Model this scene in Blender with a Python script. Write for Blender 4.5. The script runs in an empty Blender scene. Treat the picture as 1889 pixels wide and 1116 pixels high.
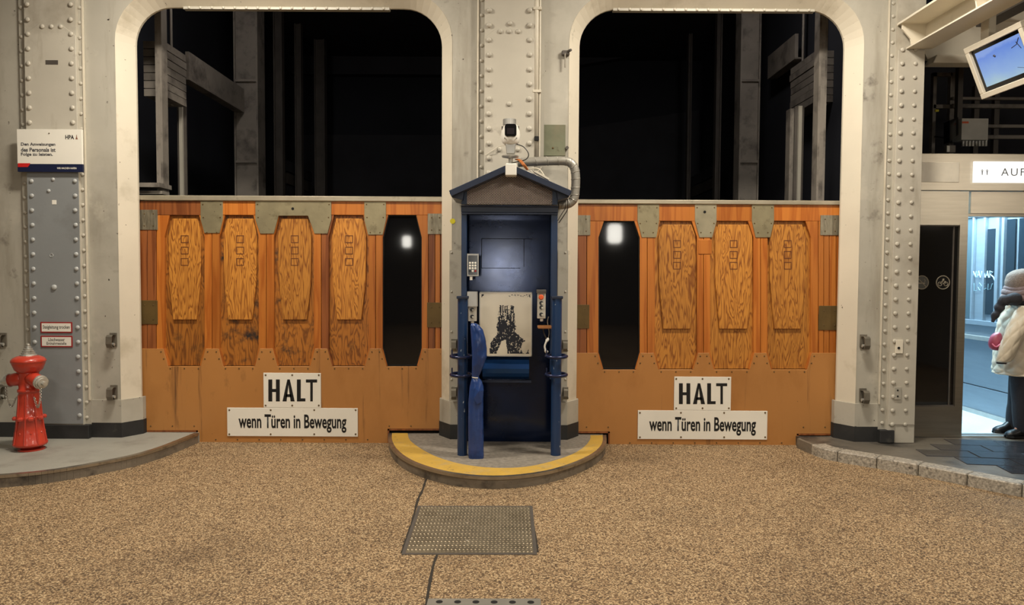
import bpy, bmesh, math, random
from mathutils import Vector, Matrix, noise
random.seed(7)
SC = bpy.context.scene
COL = SC.collection
PI = math.pi

# ------------------------------------------------------------------ camera
H, F = 1.6, 1350.0
PITCH, ROLL = math.atan(56 / F), math.radians(0.3)
RM = Matrix.Rotation(PI / 2 - PITCH, 3, 'X') @ Matrix.Rotation(ROLL, 3, 'Z')
cd = bpy.data.cameras.new('camera'); cam = bpy.data.objects.new('camera', cd); COL.objects.link(cam)
cam.matrix_world = Matrix.Translation((0, 0, H)) @ RM.to_4x4()
cd.sensor_fit = 'HORIZONTAL'; cd.sensor_width = 36; cd.lens = 36 * F / 1889; cd.clip_start = .05; cd.clip_end = 100
SC.camera = cam
# ------------------------------------------------------------------ world, exposure, big lamps
w = bpy.data.worlds.new('world'); SC.world = w; w.use_nodes = True
w.node_tree.nodes['Background'].inputs[0].default_value = (.02, .022, .03, 1)
w.node_tree.nodes['Background'].inputs[1].default_value = .25
vs = SC.view_settings
vs.view_transform = 'Standard'; vs.look = 'None'; vs.gamma = 1; vs.use_curve_mapping = False; vs.exposure = -.08


def area(name, loc, target, size, power, col, sy=None):
    l = bpy.data.lights.new(name, 'AREA'); l.energy = power; l.color = col
    l.shape = 'RECTANGLE'; l.size = size; l.size_y = sy or size
    o = bpy.data.objects.new(name, l); COL.objects.link(o); o.location = loc
    o.rotation_euler = (Vector(target) - Vector(loc)).to_track_quat('-Z', 'Y').to_euler()
    return o


WARM = (1.0, .915, .785)
# lamps under the hall ceiling: one above each gate, two pairs further back in the hall
LAMPS = [(-2.3, 5.15, 4.62, 150), (1.95, 5.15, 4.62, 150), (-2.3, 1.6, 4.62, 74), (1.95, 1.6, 4.62, 74), (-2.3, -3.2, 4.62, 55), (1.95, -3.2, 4.62, 55)]
for x, y, z, p in LAMPS:
    area('hall_lamp_light', (x, y, z - .03), (x, y + (.25 if y < 5 else 0), 0), .9, p, WARM, .3)
area('lift_cabin_light', (4.55, 7.75, 2.52), (4.55, 7.75, 0), .8, 125, (.56, .84, 1.0), 1.3)
area('right_wall_lamp_light', (7.2, 1.2, 2.85), (3.5, 6, 1.5), .45, 45, WARM, .7)
SHAFT_FILL = [(-2.6, 7.5, 5.2), (2.4, 7.5, 5.2)]  # unseen fill lamps, added to brighten the steelwork in the shaft
for p in SHAFT_FILL: area('shaft_fill_light', p, (p[0] * 1.3, 9.5, 2.5), .3, 20, (1, .93, .88), .2)


# ------------------------------------------------------------------ pixel rays to real planes
def ray(px, py):
    return RM @ Vector(((px - 944.5) / F, -(py - 558) / F, -1))
def P(px, py, Y):
    d = ray(px, py); t = Y / d.y
    return Vector((d.x * t, Y, H + d.z * t))
def G(px, py, z=0.0):
    d = ray(px, py); t = (z - H) / d.z
    return Vector((d.x * t, d.y * t, z))
def SX(px, py, X):
    d = ray(px, py); t = X / d.x
    return Vector((X, d.y * t, H + d.z * t))
def rect(px0, py0, px1, py1, Y):
    cx, cy = (px0 + px1) / 2, (py0 + py1) / 2
    return P(px0, cy, Y).x, P(px1, cy, Y).x, P(cx, py1, Y).z, P(cx, py0, Y).z
def lin(c):
    return tuple(((v / 255) / 12.92 if v / 255 <= .04045 else ((v / 255 + .055) / 1.055) ** 2.4) for v in c) + (1,)


# ------------------------------------------------------------------ materials
MATS = {}
class NT:
    def __init__(s, name):
        s.m = bpy.data.materials.new(name); s.m.use_nodes = True
        s.t = s.m.node_tree; s.b = s.t.nodes['Principled BSDF']
    def n(s, typ, **kw):
        x = s.t.nodes.new(typ)
        for k, v in kw.items():
            if k.startswith('i_'):
                k2 = k[2:]; x.inputs[int(k2) if k2.isdigit() else k2.replace('_', ' ')].default_value = v
            else: setattr(x, k, v)
        return x
    def l(s, a, b): s.t.links.new(a, b)
    def coords(s, stretch=(1, 1, 1), rand=True):
        tc = s.n('ShaderNodeTexCoord'); mp = s.n('ShaderNodeMapping'); mp.inputs['Scale'].default_value = stretch
        s.l(tc.outputs['Object'], mp.inputs['Vector'])
        if not rand: return mp.outputs[0]
        oi = s.n('ShaderNodeObjectInfo'); ma = s.n('ShaderNodeMath', operation='MULTIPLY'); ma.inputs[1].default_value = 37.0
        s.l(oi.outputs['Random'], ma.inputs[0])
        ad = s.n('ShaderNodeVectorMath', operation='ADD'); s.l(mp.outputs[0], ad.inputs[0]); s.l(ma.outputs[0], ad.inputs[1])
        return ad.outputs[0]
    def noise(s, vec, scale, detail=4, rough=.55, dist=0):
        x = s.n('ShaderNodeTexNoise'); x.inputs['Scale'].default_value = scale; x.inputs['Detail'].default_value = detail
        x.inputs['Roughness'].default_value = rough; x.inputs['Distortion'].default_value = dist
        s.l(vec, x.inputs['Vector']); return x.outputs['Fac']
    def ramp(s, fac, stops):
        r = s.n('ShaderNodeValToRGB'); e = r.color_ramp.elements
        while len(e) < len(stops): e.new(.5)
        for i, (p, c) in enumerate(stops):
            e[i].position = p; e[i].color = c if len(c) == 4 else tuple(c) + (1,)
        s.l(fac, r.inputs[0]); return r.outputs[0]
    def mix(s, fac, a, b, mode='MIX'):
        x = s.n('ShaderNodeMix', data_type='RGBA', blend_type=mode)
        for sock, v in ((x.inputs[0], fac), (x.inputs[6], a), (x.inputs[7], b)):
            if isinstance(v, (int, float, tuple)): sock.default_value = v
            else: s.l(v, sock)
        return x.outputs[2]
    def bump(s, h, strength, dist=.01):
        b = s.n('ShaderNodeBump'); b.inputs['Strength'].default_value = strength; b.inputs['Distance'].default_value = dist
        s.l(h, b.inputs['Height']); s.l(b.outputs[0], s.b.inputs['Normal'])


def scale_c(c, k): return tuple(min(1, v * k) for v in c[:3]) + (1,)


def pbr(name, col, rough=.5, metal=0, var=.15, vs=4, bump=0, bs=60, dirt=None, stretch=(1, 1, 1), speck=None, coat=0, rand=True, rvar=0):
    """paint or metal with tonal variation, optional dirt (colour, scale, lo, hi) and specks (colour, scale, threshold)"""
    s = NT(name); c = lin(col); v = s.coords(stretch, rand)
    cur = s.ramp(s.noise(v, vs, 5), [(.3, scale_c(c, 1 - var)), (.7, scale_c(c, 1 + var))])
    if dirt:
        for dc, ds, lo, hi, *st in (dirt if isinstance(dirt, list) else [dirt]):
            f = s.ramp(s.noise(s.coords(st[0], rand) if st else v, ds, 6, .62), [(lo, (0, 0, 0)), (hi, (1, 1, 1))])
            cur = s.mix(f, cur, lin(dc))
    if speck:
        f = s.ramp(s.noise(v, speck[1], 3, .5), [(speck[2], (0, 0, 0)), (speck[2] + .025, (1, 1, 1))])
        cur = s.mix(f, cur, lin(speck[0]))
    s.l(cur, s.b.inputs['Base Color'])
    s.b.inputs['Roughness'].default_value = rough; s.b.inputs['Metallic'].default_value = metal
    if rvar:
        r = s.n('ShaderNodeMapRange'); r.inputs['To Min'].default_value = max(0, rough - rvar); r.inputs['To Max'].default_value = rough + rvar
        s.l(s.noise(v, vs * 2.3, 4), r.inputs['Value']); s.l(r.outputs[0], s.b.inputs['Roughness'])
    if coat: s.b.inputs['Coat Weight'].default_value = coat; s.b.inputs['Coat Roughness'].default_value = .12
    if bump: s.bump(s.noise(v, bs, 5), bump)
    MATS[name] = s.m
    return s.m


def wood(name, light, dark, freq, stretch, rough=.42, stain=None, scale=1.0, tone=.12):
    """contour grain: bands of a stretched noise field, as on rotary-cut plywood or sawn boards"""
    s = NT(name); v = s.coords(stretch)
    h = s.noise(v, scale, 3, .45, .6)
    m = s.n('ShaderNodeMath', operation='MULTIPLY'); m.inputs[1].default_value = freq; s.l(h, m.inputs[0])
    fr = s.n('ShaderNodeMath', operation='FRACT'); s.l(m.outputs[0], fr.inputs[0])
    c = s.ramp(fr.outputs[0], [(0, lin(light)), (.35, lin(light)), (.78, lin(dark)), (1, lin(light))])
    fine = s.noise(s.coords((stretch[0] * 40, stretch[1] * 40, stretch[2] * 8)), 1, 3)
    c = s.mix(.3, c, s.ramp(fine, [(.3, (.62, .58, .56)), (.7, (1, 1, 1))]), 'MULTIPLY')
    oi = s.n('ShaderNodeObjectInfo')
    c = s.mix(1.0, c, s.ramp(oi.outputs['Random'], [(0, (1 - tone * 2,) * 3), (1, (1, 1, 1))]), 'MULTIPLY')
    if stain:
        sc, ss, lo, hi = stain
        c = s.mix(s.ramp(s.noise(s.coords((1, 1, 1)), ss, 6, .65), [(lo, (0, 0, 0)), (hi, (1, 1, 1))]), c, lin(sc))
    s.l(c, s.b.inputs['Base Color']); s.b.inputs['Roughness'].default_value = rough
    s.b.inputs['Coat Weight'].default_value = .15; s.b.inputs['Coat Roughness'].default_value = .3
    s.bump(fr.outputs[0], .08, .002)
    MATS[name] = s.m
    return s.m


def emit(name, col, strength):
    s = NT(name); s.b.inputs['Base Color'].default_value = (.02, .02, .02, 1)
    s.b.inputs['Emission Color'].default_value = lin(col); s.b.inputs['Emission Strength'].default_value = strength
    return s.m


def plain(name, col, rough=.5, metal=0):
    return pbr(name, col, rough, metal, var=.06, vs=12)


M_wall = pbr('wall_paint', (178, 173, 160), .55, 0, .1, .9, .14, 9, dirt=[((136, 130, 117), .9, .48, .76), ((140, 133, 118), 3.2, .54, .76, (1, 1, .16)), ((196, 190, 174), 1.7, .58, .72), ((92, 85, 76), 4.2, .62, .78), ((64, 57, 50), 16, .685, .74)], speck=((46, 38, 32), 30, .72), rand=False)
M_jamb = pbr('jamb_pale', (212, 203, 184), .5, 0, .06, 1.6, .1, 14, dirt=[((172, 161, 138), 2.4, .56, .82), ((120, 108, 90), 6, .68, .8)], speck=((54, 45, 36), 30, .73), rand=False)  # paler than the wall colour
M_plate = pbr('pilaster_paint', (188, 182, 168), .45, 0, .07, 2, .12, 12, dirt=[((140, 130, 114), 1.5, .54, .8), ((112, 102, 90), 4, .64, .82), ((150, 140, 122), 5, .58, .8, (1, 1, .2))], speck=((50, 42, 36), 22, .745), rand=False)
M_strip = pbr('strip_paint', (172, 167, 154), .5, 0, .06, 3, dirt=((128, 120, 106), 3, .6, .8))
M_grey = pbr('grey_paint', (138, 141, 142), .42, 0, .06, 2, .08, 20, dirt=((112, 112, 110), 2.2, .6, .85), speck=((60, 58, 55), 40, .77), rand=False)
M_rivet = pbr('rivet_paint', (184, 178, 164), .4, 0, .06, 20)
M_rivet_grey = pbr('rivet_grey', (176, 178, 176), .35, 0, .05, 20)
M_black = pbr('skirting_black', (40, 40, 40), .6, 0, .3, 5, .15, 40, dirt=((88, 84, 76), 6, .6, .8))
M_concrete = pbr('pavement_screed', (150, 148, 138), .75, 0, .08, 2, .25, 120, dirt=((112, 106, 96), 1.6, .55, .8), rand=False)
M_concrete_dark = pbr('pavement_wet', (104, 98, 88), .42, 0, .2, 2.2, .2, 90, dirt=((50, 48, 46), 1.5, .5, .62), rand=False, rvar=.2)
M_kerb = pbr('kerb_side', (116, 106, 92), .6, 0, .25, 3, .3, 40, dirt=((58, 52, 46), 7, .5, .72), rand=False)
M_nosing = pbr('nosing_steel', (172, 164, 150), .32, .9, .2, 6, .1, 60, dirt=((80, 72, 60), 8, .55, .75))
M_yellow = pbr('yellow_paint', (196, 158, 68), .6, 0, .1, 5, .2, 90, dirt=[((172, 150, 104), 6, .5, .74), ((100, 88, 68), 20, .62, .74)], rand=False)
M_island = pbr('island_asphalt', (134, 126, 114), .8, 0, .25, 30, .5, 200, dirt=((104, 96, 84), 2.5, .5, .8), rand=False)
M_granite = pbr('granite', (160, 152, 138), .6, 0, .45, 55, .3, 80, dirt=((70, 64, 56), 30, .56, .7))
M_paver = pbr('wet_paver', (50, 51, 55), .18, 0, .3, 6, .12, 50, rvar=.12)
M_joint = pbr('joint_tar', (42, 36, 28), .8, 0, .3, 20)
M_tan = pbr('tan_steel', (178, 123, 66), .42, 0, .06, 1.6, .06, 8, dirt=[((154, 100, 46), 1.8, .54, .82), ((116, 78, 42), 4.2, .64, .82), ((112, 74, 42), 5, .6, .72, (2.4, 1, .12)), ((196, 146, 84), 3, .64, .8)], stretch=(1, 1, .45), speck=((90, 58, 32), 34, .76))
M_cap = pbr('cap_zinc', (156, 146, 116), .42, .55, .14, 6, .1, 30, dirt=((104, 94, 70), 8, .56, .8), speck=((80, 70, 50), 40, .72))
M_capbright = pbr('cap_zinc_bright', (190, 180, 152), .34, .7, .16, 6, .1, 30, dirt=((120, 108, 84), 8, .6, .8))
M_sideplate = pbr('side_plate_zinc', (158, 150, 130), .35, .75, .3, 14, .2, 40, stretch=(4, 1, .6), dirt=((88, 78, 60), 10, .56, .8))
M_brass = pbr('brown_plate', (104, 84, 48), .45, .4, .18, 6, .1, 30)
M_toprail = pbr('top_rail_metal', (190, 180, 158), .35, .6, .12, 6, .1, 30, dirt=((120, 110, 90), 7, .6, .8))
M_screw = pbr('screw_steel', (112, 92, 62), .4, .6, .1, 30)
M_ply = wood('plywood', (210, 142, 58), (142, 80, 26), 14, (6, 6, .75), stain=((120, 78, 40), 3.5, .66, .86), scale=2.1)
M_ply_low = wood('plywood_weathered', (184, 116, 44), (120, 68, 24), 12, (4.6, 4.6, .8), stain=((76, 52, 30), 5, .57, .74), scale=2.2)
M_ply_burnt = wood('plywood_scorched', (184, 116, 44), (124, 72, 26), 12, (4.6, 4.6, .8), stain=((44, 38, 34), 7, .53, .68), scale=2.2)
M_board = wood('pine_board', (204, 124, 50), (178, 98, 34), 4, (7, 7, .3), rough=.35, scale=1.6, tone=.13)
M_board_dark = wood('pine_board_dark', (158, 92, 46), (124, 66, 30), 4, (7, 7, .3), rough=.4, scale=1.6, tone=.14)
M_inlay = plain('inlay_dark', (104, 56, 20), .6)
M_doorback = pbr('gate_backing', (70, 40, 20), .7, 0, .2, 6)
M_gap = plain('gap_black', (16, 14, 13), .9)
M_signwhite = pbr('sign_white', (238, 234, 222), .4, 0, .03, 3, dirt=((190, 182, 164), 6, .66, .86), speck=((110, 100, 84), 60, .77))
M_ink = plain('ink_black', (16, 17, 19), .5)
M_navy = plain('sign_navy', (22, 30, 62), .45)
M_red = plain('sign_red', (206, 36, 34), .45)
M_redborder = plain('sign_red_border', (150, 32, 32), .45)
M_inkgrey = plain('ink_grey', (84, 84, 88), .5)
M_white = plain('white_plastic', (232, 228, 218), .35)
M_hyd = pbr('hydrant_red', (186, 60, 42), .3, 0, .1, 6, .06, 20, dirt=((150, 40, 22), 6, .62, .85), coat=.3)
M_steel = pbr('cast_steel', (196, 194, 186), .34, .6, .2, 12, .1, 40, dirt=((90, 86, 78), 14, .55, .75))
M_hookm = pbr('hook_steel', (122, 116, 104), .5, .5, .2, 12, .15, 40)
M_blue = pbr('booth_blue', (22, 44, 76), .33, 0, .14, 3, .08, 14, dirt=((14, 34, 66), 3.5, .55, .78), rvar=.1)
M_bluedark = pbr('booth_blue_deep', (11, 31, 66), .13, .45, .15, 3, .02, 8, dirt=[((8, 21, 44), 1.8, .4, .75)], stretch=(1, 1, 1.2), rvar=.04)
M_bluefold = pbr('booth_blue_fold', (22, 70, 132), .26, .5, .1, 3)
M_roof = pbr('roof_blue', (25, 36, 58), .4, 0, .15, 4, .05, 20)
M_post = pbr('bollard_blue', (24, 52, 90), .38, 0, .1, 3, .08, 14, speck=((170, 180, 186), 26, .705), dirt=((14, 36, 70), 4, .6, .8), stretch=(1.6, 1.6, .7))
M_hoop = pbr('hoop_blue', (34, 42, 74), .22, .3, .2, 8)
M_tarp = pbr('tarpaulin_blue', (38, 64, 120), .24, 0, .16, 7, .25, 22, dirt=((24, 44, 92), 7, .55, .75))
M_mesh_back = plain('gable_dark', (54, 48, 46), .7)
M_mesh_wire = pbr('mesh_wire', (222, 206, 194), .45, .1, .1, 20)
M_duct = pbr('duct_grey', (160, 156, 146), .42, .45, .15, 8, .15, 30, dirt=((108, 102, 92), 8, .58, .8))
M_cable = plain('cable_dark', (40, 38, 36), .5)
M_cable_white = plain('cable_white', (214, 206, 188), .5)
M_orange = plain('cable_orange', (206, 124, 64), .5)
M_camface = plain('camera_black', (18, 18, 20), .15)
M_camlens = plain('camera_lens', (44, 40, 44), .1)
M_green = pbr('green_plate', (112, 114, 92), .45, .3, .18, 5, .15, 20, dirt=[((132, 120, 98), 3, .42, .66), ((84, 76, 60), 9, .6, .78)])
M_conduit = pbr('conduit_paint', (206, 198, 180), .45, 0, .08, 5)
M_alu = pbr('aluminium', (186, 184, 178), .35, .7, .08, 10)
M_ctrl = pbr('control_panel', (206, 200, 186), .4, .2, .08, 10)
M_grip = plain('knob_black', (22, 22, 22), .3)
M_estop = plain('emergency_orange', (226, 92, 34), .35)
M_shelf = wood('shelf_wood', (176, 116, 62), (120, 74, 36), 6, (2, 2, 2))
M_poster = pbr('poster_white', (236, 226, 204), .25, 0, .03, 3, dirt=((206, 192, 166), 4, .62, .9), coat=.3)
M_posterink = plain('poster_ink', (20, 24, 38), .4)
M_inox = pbr('brushed_inox', (206, 196, 178), .36, .55, .06, 3, .05, 40, stretch=(1, 1, 16))
M_inoxd = pbr('brushed_inox_dark', (150, 142, 128), .3, .85, .08, 3, .05, 40, stretch=(1, 1, 16))
M_cabin = pbr('cabin_inox', (140, 152, 162), .38, .5, .05, 3, .04, 30, stretch=(1, 1, 8))
M_cabinfloor = pbr('cabin_floor', (214, 220, 222), .6, 0, .06, 40, .1, 200)
M_plaque = plain('plaque_cream', (226, 218, 200), .35)
M_steelgrey = pbr('beam_paint', (214, 206, 188), .5, 0, .06, 2, .08, 12, dirt=((160, 150, 130), 2.5, .6, .85))
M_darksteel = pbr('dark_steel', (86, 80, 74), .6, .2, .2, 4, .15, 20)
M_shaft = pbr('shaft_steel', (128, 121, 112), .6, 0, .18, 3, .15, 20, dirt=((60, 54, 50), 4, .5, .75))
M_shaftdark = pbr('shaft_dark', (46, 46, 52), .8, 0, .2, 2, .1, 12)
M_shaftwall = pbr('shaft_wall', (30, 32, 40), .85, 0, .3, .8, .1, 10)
M_brownceil = pbr('soffit_brown', (112, 80, 58), .7, 0, .12, 3)
M_hall = pbr('hall_plaster', (128, 120, 106), .8, 0, .1, .7)
M_hat = pbr('knit_hat', (128, 112, 100), .9, 0, .2, 60, .8, 160)
M_scarf = pbr('scarf_wool', (122, 106, 104), .9, 0, .14, 14, .6, 60)
M_scarfdark = pbr('scarf_dark', (44, 44, 50), .9, 0, .3, 14, .6, 50)
M_coat = pbr('coat_cream', (208, 196, 174), .5, 0, .06, 8, .3, 22)
M_skin = plain('skin', (206, 156, 130), .5)
M_trouser = pbr('trouser_navy', (22, 25, 34), .8, 0, .2, 10, .3, 40)
M_shoe = pbr('shoe_black', (16, 16, 18), .4, 0, .2, 10)
M_bag = pbr('bag_pink', (150, 60, 82), .4, 0, .12, 10, .2, 30)
M_lampbody = plain('lamp_body', (200, 196, 186), .4)
M_lampon = emit('lamp_diffuser', (255, 232, 196), 6)
M_bulk = emit('bulkhead_diffuser', (255, 250, 238), 20)
M_cabinlamp = emit('cabin_lamp', (206, 240, 255), 4)
M_litsign = emit('lit_sign', (255, 253, 246), 1.25)
M_sticker = plain('sticker_yellow', (222, 208, 30), .5)
M_graf = plain('graffiti_white', (176, 206, 222), .6)
M_graf2 = plain('graffiti_faint', (120, 150, 160), .6)
M_symbol = plain('symbol_grey', (150, 140, 122), .5)


def glass(name, col, rough):
    s = NT(name); s.b.inputs['Base Color'].default_value = lin(col); s.b.inputs['Roughness'].default_value = rough
    s.b.inputs['Specular IOR Level'].default_value = .6
    return s.m
M_glass = glass('dark_glass', (9, 10, 13), .04)
M_glassc = glass('cabin_glass', (26, 36, 44), .06)
M_glassl = glass('cabin_glass_grey', (70, 86, 92), .12)


def gravel():
    s = NT('resin_gravel'); v = s.coords((1, 1, 1), False)
    vo = s.n('ShaderNodeTexVoronoi'); vo.inputs['Scale'].default_value = 122; s.l(v, vo.inputs['Vector'])
    sp = s.n('ShaderNodeSeparateColor'); s.l(vo.outputs['Color'], sp.inputs[0])
    c = s.ramp(sp.outputs[0], [(0, lin((94, 72, 48))), (.22, lin((142, 114, 80))), (.55, lin((184, 153, 112))), (1, lin((222, 196, 154)))])
    e = s.ramp(vo.outputs['Distance'], [(.35, (1, 1, 1)), (.75, (.32, .28, .24))])
    c = s.mix(1.0, c, e, 'MULTIPLY')
    d = s.ramp(s.noise(v, .9, 5, .6), [(.5, (1, 1, 1)), (.75, (.62, .6, .58))])
    c = s.mix(1.0, c, d, 'MULTIPLY')
    d2 = s.ramp(s.noise(v, 9, 4, .6), [(.35, (.86, .86, .86)), (.65, (1.0, 1.0, 1.0))])
    c = s.mix(1.0, c, d2, 'MULTIPLY')
    s.l(c, s.b.inputs['Base Color']); s.b.inputs['Roughness'].default_value = .75
    inv = s.n('ShaderNodeMath', operation='SUBTRACT'); inv.inputs[0].default_value = 1; s.l(vo.outputs['Distance'], inv.inputs[1])
    s.bump(inv.outputs[0], .7, .006)
    return s.m
M_gravel = gravel()


def screen_mat():
    s = NT('screen_sky'); v = s.coords((1, 1, 1), False)
    sx = s.n('ShaderNodeSeparateXYZ'); s.l(v, sx.inputs[0])
    mr = s.n('ShaderNodeMapRange'); mr.inputs['From Min'].default_value = -.38; mr.inputs['From Max'].default_value = .0
    s.l(sx.outputs[2], mr.inputs['Value'])
    nz = s.noise(v, 3.5, 5); mm = s.n('ShaderNodeMath', operation='MULTIPLY_ADD'); mm.inputs[1].default_value = .5; s.l(nz, mm.inputs[0]); s.l(mr.outputs[0], mm.inputs[2])
    c = s.ramp(mm.outputs[0], [(.2, lin((196, 226, 214))), (.55, lin((150, 186, 238))), (.95, lin((110, 150, 236))), (1.0, lin((140, 172, 240)))])
    s.l(c, s.b.inputs['Emission Color']); s.b.inputs['Emission Strength'].default_value = .85
    s.b.inputs['Base Color'].default_value = (.01, .01, .01, 1); s.b.inputs['Roughness'].default_value = .2
    return s.m
M_screen = screen_mat()


# ------------------------------------------------------------------ object helpers
def wl(o):
    v = Vector((0, 0, 0))
    while o is not None: v += o.location; o = o.parent
    return v


def tag(o, label=None, cat=None, group=None, kind=None):
    if label: o['label'] = label
    if cat: o['category'] = cat
    if group: o['group'] = group
    if kind: o['kind'] = kind
    return o


def thing(name, label, cat, loc, group=None):
    o = bpy.data.objects.new(name, None); o.empty_display_size = .1; COL.objects.link(o); o.location = loc
    return tag(o, label, cat, group)


class B:
    """collects geometry in world coordinates"""
    def __init__(s): s.bm = bmesh.new()
    def box(s, x0, x1, y0, y1, z0, z1):
        if x0 > x1: x0, x1 = x1, x0
        if y0 > y1: y0, y1 = y1, y0
        if z0 > z1: z0, z1 = z1, z0
        v = [s.bm.verts.new(p) for p in ((x0, y0, z0), (x1, y0, z0), (x1, y1, z0), (x0, y1, z0), (x0, y0, z1), (x1, y0, z1), (x1, y1, z1), (x0, y1, z1))]
        for f in ((0, 3, 2, 1), (4, 5, 6, 7), (0, 1, 5, 4), (1, 2, 6, 5), (2, 3, 7, 6), (3, 0, 4, 7)): s.bm.faces.new([v[i] for i in f])
        return s
    def prism(s, pts, y0, y1, hole=None):
        """pts (x, z) polygon extruded from y0 (front) to y1"""
        a = [s.bm.verts.new((x, y0, z)) for x, z in pts]; b = [s.bm.verts.new((x, y1, z)) for x, z in pts]
        s.bm.faces.new(a); s.bm.faces.new(list(reversed(b))); n = len(a)
        for i in range(n): s.bm.faces.new((a[i], b[i], b[(i + 1) % n], a[(i + 1) % n]))
        return s
    def slab(s, pts, z0, z1):
        """pts (x, y) polygon extruded from z0 to z1"""
        a = [s.bm.verts.new((p[0], p[1], z1)) for p in pts]; b = [s.bm.verts.new((p[0], p[1], z0)) for p in pts]
        s.bm.faces.new(a); s.bm.faces.new(list(reversed(b))); n = len(a)
        for i in range(n): s.bm.faces.new((a[i], b[i], b[(i + 1) % n], a[(i + 1) % n]))
        return s
    def face(s, pts):
        s.bm.faces.new([s.bm.verts.new(p) for p in pts]); return s
    def loft(s, rings, cap=True, closed=True):
        vs_ = [[s.bm.verts.new(p) for p in r] for r in rings]
        for a, b in zip(vs_, vs_[1:]):
            n = len(a)
            for i in range(n if closed else n - 1): s.bm.faces.new((a[i], a[(i + 1) % n], b[(i + 1) % n], b[i]))
        if cap and closed:
            s.bm.faces.new(list(reversed(vs_[0]))); s.bm.faces.new(vs_[-1])
        return s
    def lathe(s, prof, c, seg=20, axis='Z'):
        rings = []
        for r, h in prof:
            ring = []
            for k in range(seg):
                a = 2 * PI * k / seg; u, v = r * math.cos(a), r * math.sin(a)
                ring.append((c[0] + u, c[1] + v, c[2] + h) if axis == 'Z' else (c[0] + u, c[1] - h, c[2] + v) if axis == 'Y' else (c[0] + h, c[1] + u, c[2] + v))
            rings.append(ring)
        return s.loft(rings)
    def tube(s, pts, r, seg=8, smooth=0):
        pts = [Vector(p) for p in pts]
        if smooth: pts = catmull(pts, smooth)
        rings, prev = [], None
        for i, p in enumerate(pts):
            t = (pts[min(i + 1, len(pts) - 1)] - pts[max(i - 1, 0)])
            t = t.normalized() if t.length > 1e-9 else Vector((0, 0, 1))
            if prev is None:
                u = t.cross(Vector((0, 0, 1))) if abs(t.z) < .9 else t.cross(Vector((1, 0, 0)))
            else: u = prev - t * prev.dot(t)
            u.normalize(); prev = u; v = t.cross(u)
            rr = r(i / max(1, len(pts) - 1)) if callable(r) else r
            rings.append([p + (u * math.cos(2 * PI * k / seg) + v * math.sin(2 * PI * k / seg)) * rr for k in range(seg)])
        return s.loft(rings)
    def torus(s, c, R_, r, ax=None, seg=14, rs=6, sx=1, sy=1):
        q = Vector(ax or (0, 0, 1)).to_track_quat('Z', 'Y'); rings = []
        for i in range(seg):
            a = 2 * PI * i / seg; ring = []
            for k in range(rs):
                b = 2 * PI * k / rs
                ring.append(Vector(c) + q @ Vector(((R_ + r * math.cos(b)) * math.cos(a) * sx, (R_ + r * math.cos(b)) * math.sin(a) * sy, r * math.sin(b))))
            rings.append(ring)
        vs_ = [[s.bm.verts.new(p) for p in r2] for r2 in rings]
        for i in range(seg):
            a, b = vs_[i], vs_[(i + 1) % seg]
            for k in range(rs): s.bm.faces.new((a[k], a[(k + 1) % rs], b[(k + 1) % rs], b[k]))
        return s
    def xf(s, m):
        bmesh.ops.transform(s.bm, matrix=m, verts=s.bm.verts); return s
    def o(s, name, mat, parent=None, smooth=False, bevel=0, kind=None, recalc=True, origin=None):
        if recalc: bmesh.ops.recalc_face_normals(s.bm, faces=s.bm.faces)
        org = wl(parent) if parent is not None else Vector(origin or (0, 0, 0))
        bmesh.ops.translate(s.bm, vec=-org, verts=s.bm.verts)
        me = bpy.data.meshes.new(name); s.bm.to_mesh(me); s.bm.free(); me.materials.append(mat)
        if smooth:
            for p in me.polygons: p.use_smooth = True
        ob = bpy.data.objects.new(name, me); COL.objects.link(ob)
        if parent is not None: ob.parent = parent
        elif origin is not None: ob.location = origin
        if bevel:
            m = ob.modifiers.new('bevel', 'BEVEL'); m.width = bevel; m.segments = 1; m.limit_method = 'ANGLE'
        if kind: ob['kind'] = kind
        return ob


def catmull(pts, n):
    pts = [Vector(p) for p in pts]; out = []
    for i in range(len(pts) - 1):
        p0, p1, p2, p3 = pts[max(i - 1, 0)], pts[i], pts[i + 1], pts[min(i + 2, len(pts) - 1)]
        for k in range(n):
            t = k / n
            out.append(.5 * ((2 * p1) + (p2 - p0) * t + (2 * p0 - 5 * p1 + 4 * p2 - p3) * t * t + (3 * p1 - p0 - 3 * p2 + p3) * t ** 3))
    out.append(pts[-1]); return out


def copy_at(src, parent, world, name=None):
    c = src.copy(); COL.objects.link(c); c.parent = parent
    c.location = Vector(world) - (wl(parent) if parent is not None else Vector((0, 0, 0)))
    return c


def px_poly(pts, Y): return [(q.x, q.z) for q in (P(a, b, Y) for a, b in pts)]


def lettering(body, px0, py0, px1, py1, Y, mat, parent, weight=0, name='lettering', spacing=1.0, R4=None):
    cu = bpy.data.curves.new('t', 'FONT'); cu.body = body; cu.size = 1; cu.offset = weight; cu.resolution_u = 3; cu.space_character = spacing
    ob = bpy.data.objects.new('t', cu); COL.objects.link(ob)
    dg = bpy.context.evaluated_depsgraph_get(); me = bpy.data.meshes.new_from_object(ob.evaluated_get(dg))
    bpy.data.objects.remove(ob); bpy.data.curves.remove(cu)
    xs = [v.co.x for v in me.vertices]; ys = [v.co.y for v in me.vertices]
    x0, x1, z0, z1 = R4 or rect(px0, py0, px1, py1, Y)
    org = wl(parent)
    for v in me.vertices:
        u = (v.co.x - min(xs)) / (max(xs) - min(xs)); t = (v.co.y - min(ys)) / (max(ys) - min(ys))
        v.co = Vector((x0 + (x1 - x0) * u, Y, z0 + (z1 - z0) * t)) - org
    me.name = name; me.materials.clear(); me.materials.append(mat)
    o = bpy.data.objects.new(name, me); COL.objects.link(o); o.parent = parent
    return o


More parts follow.
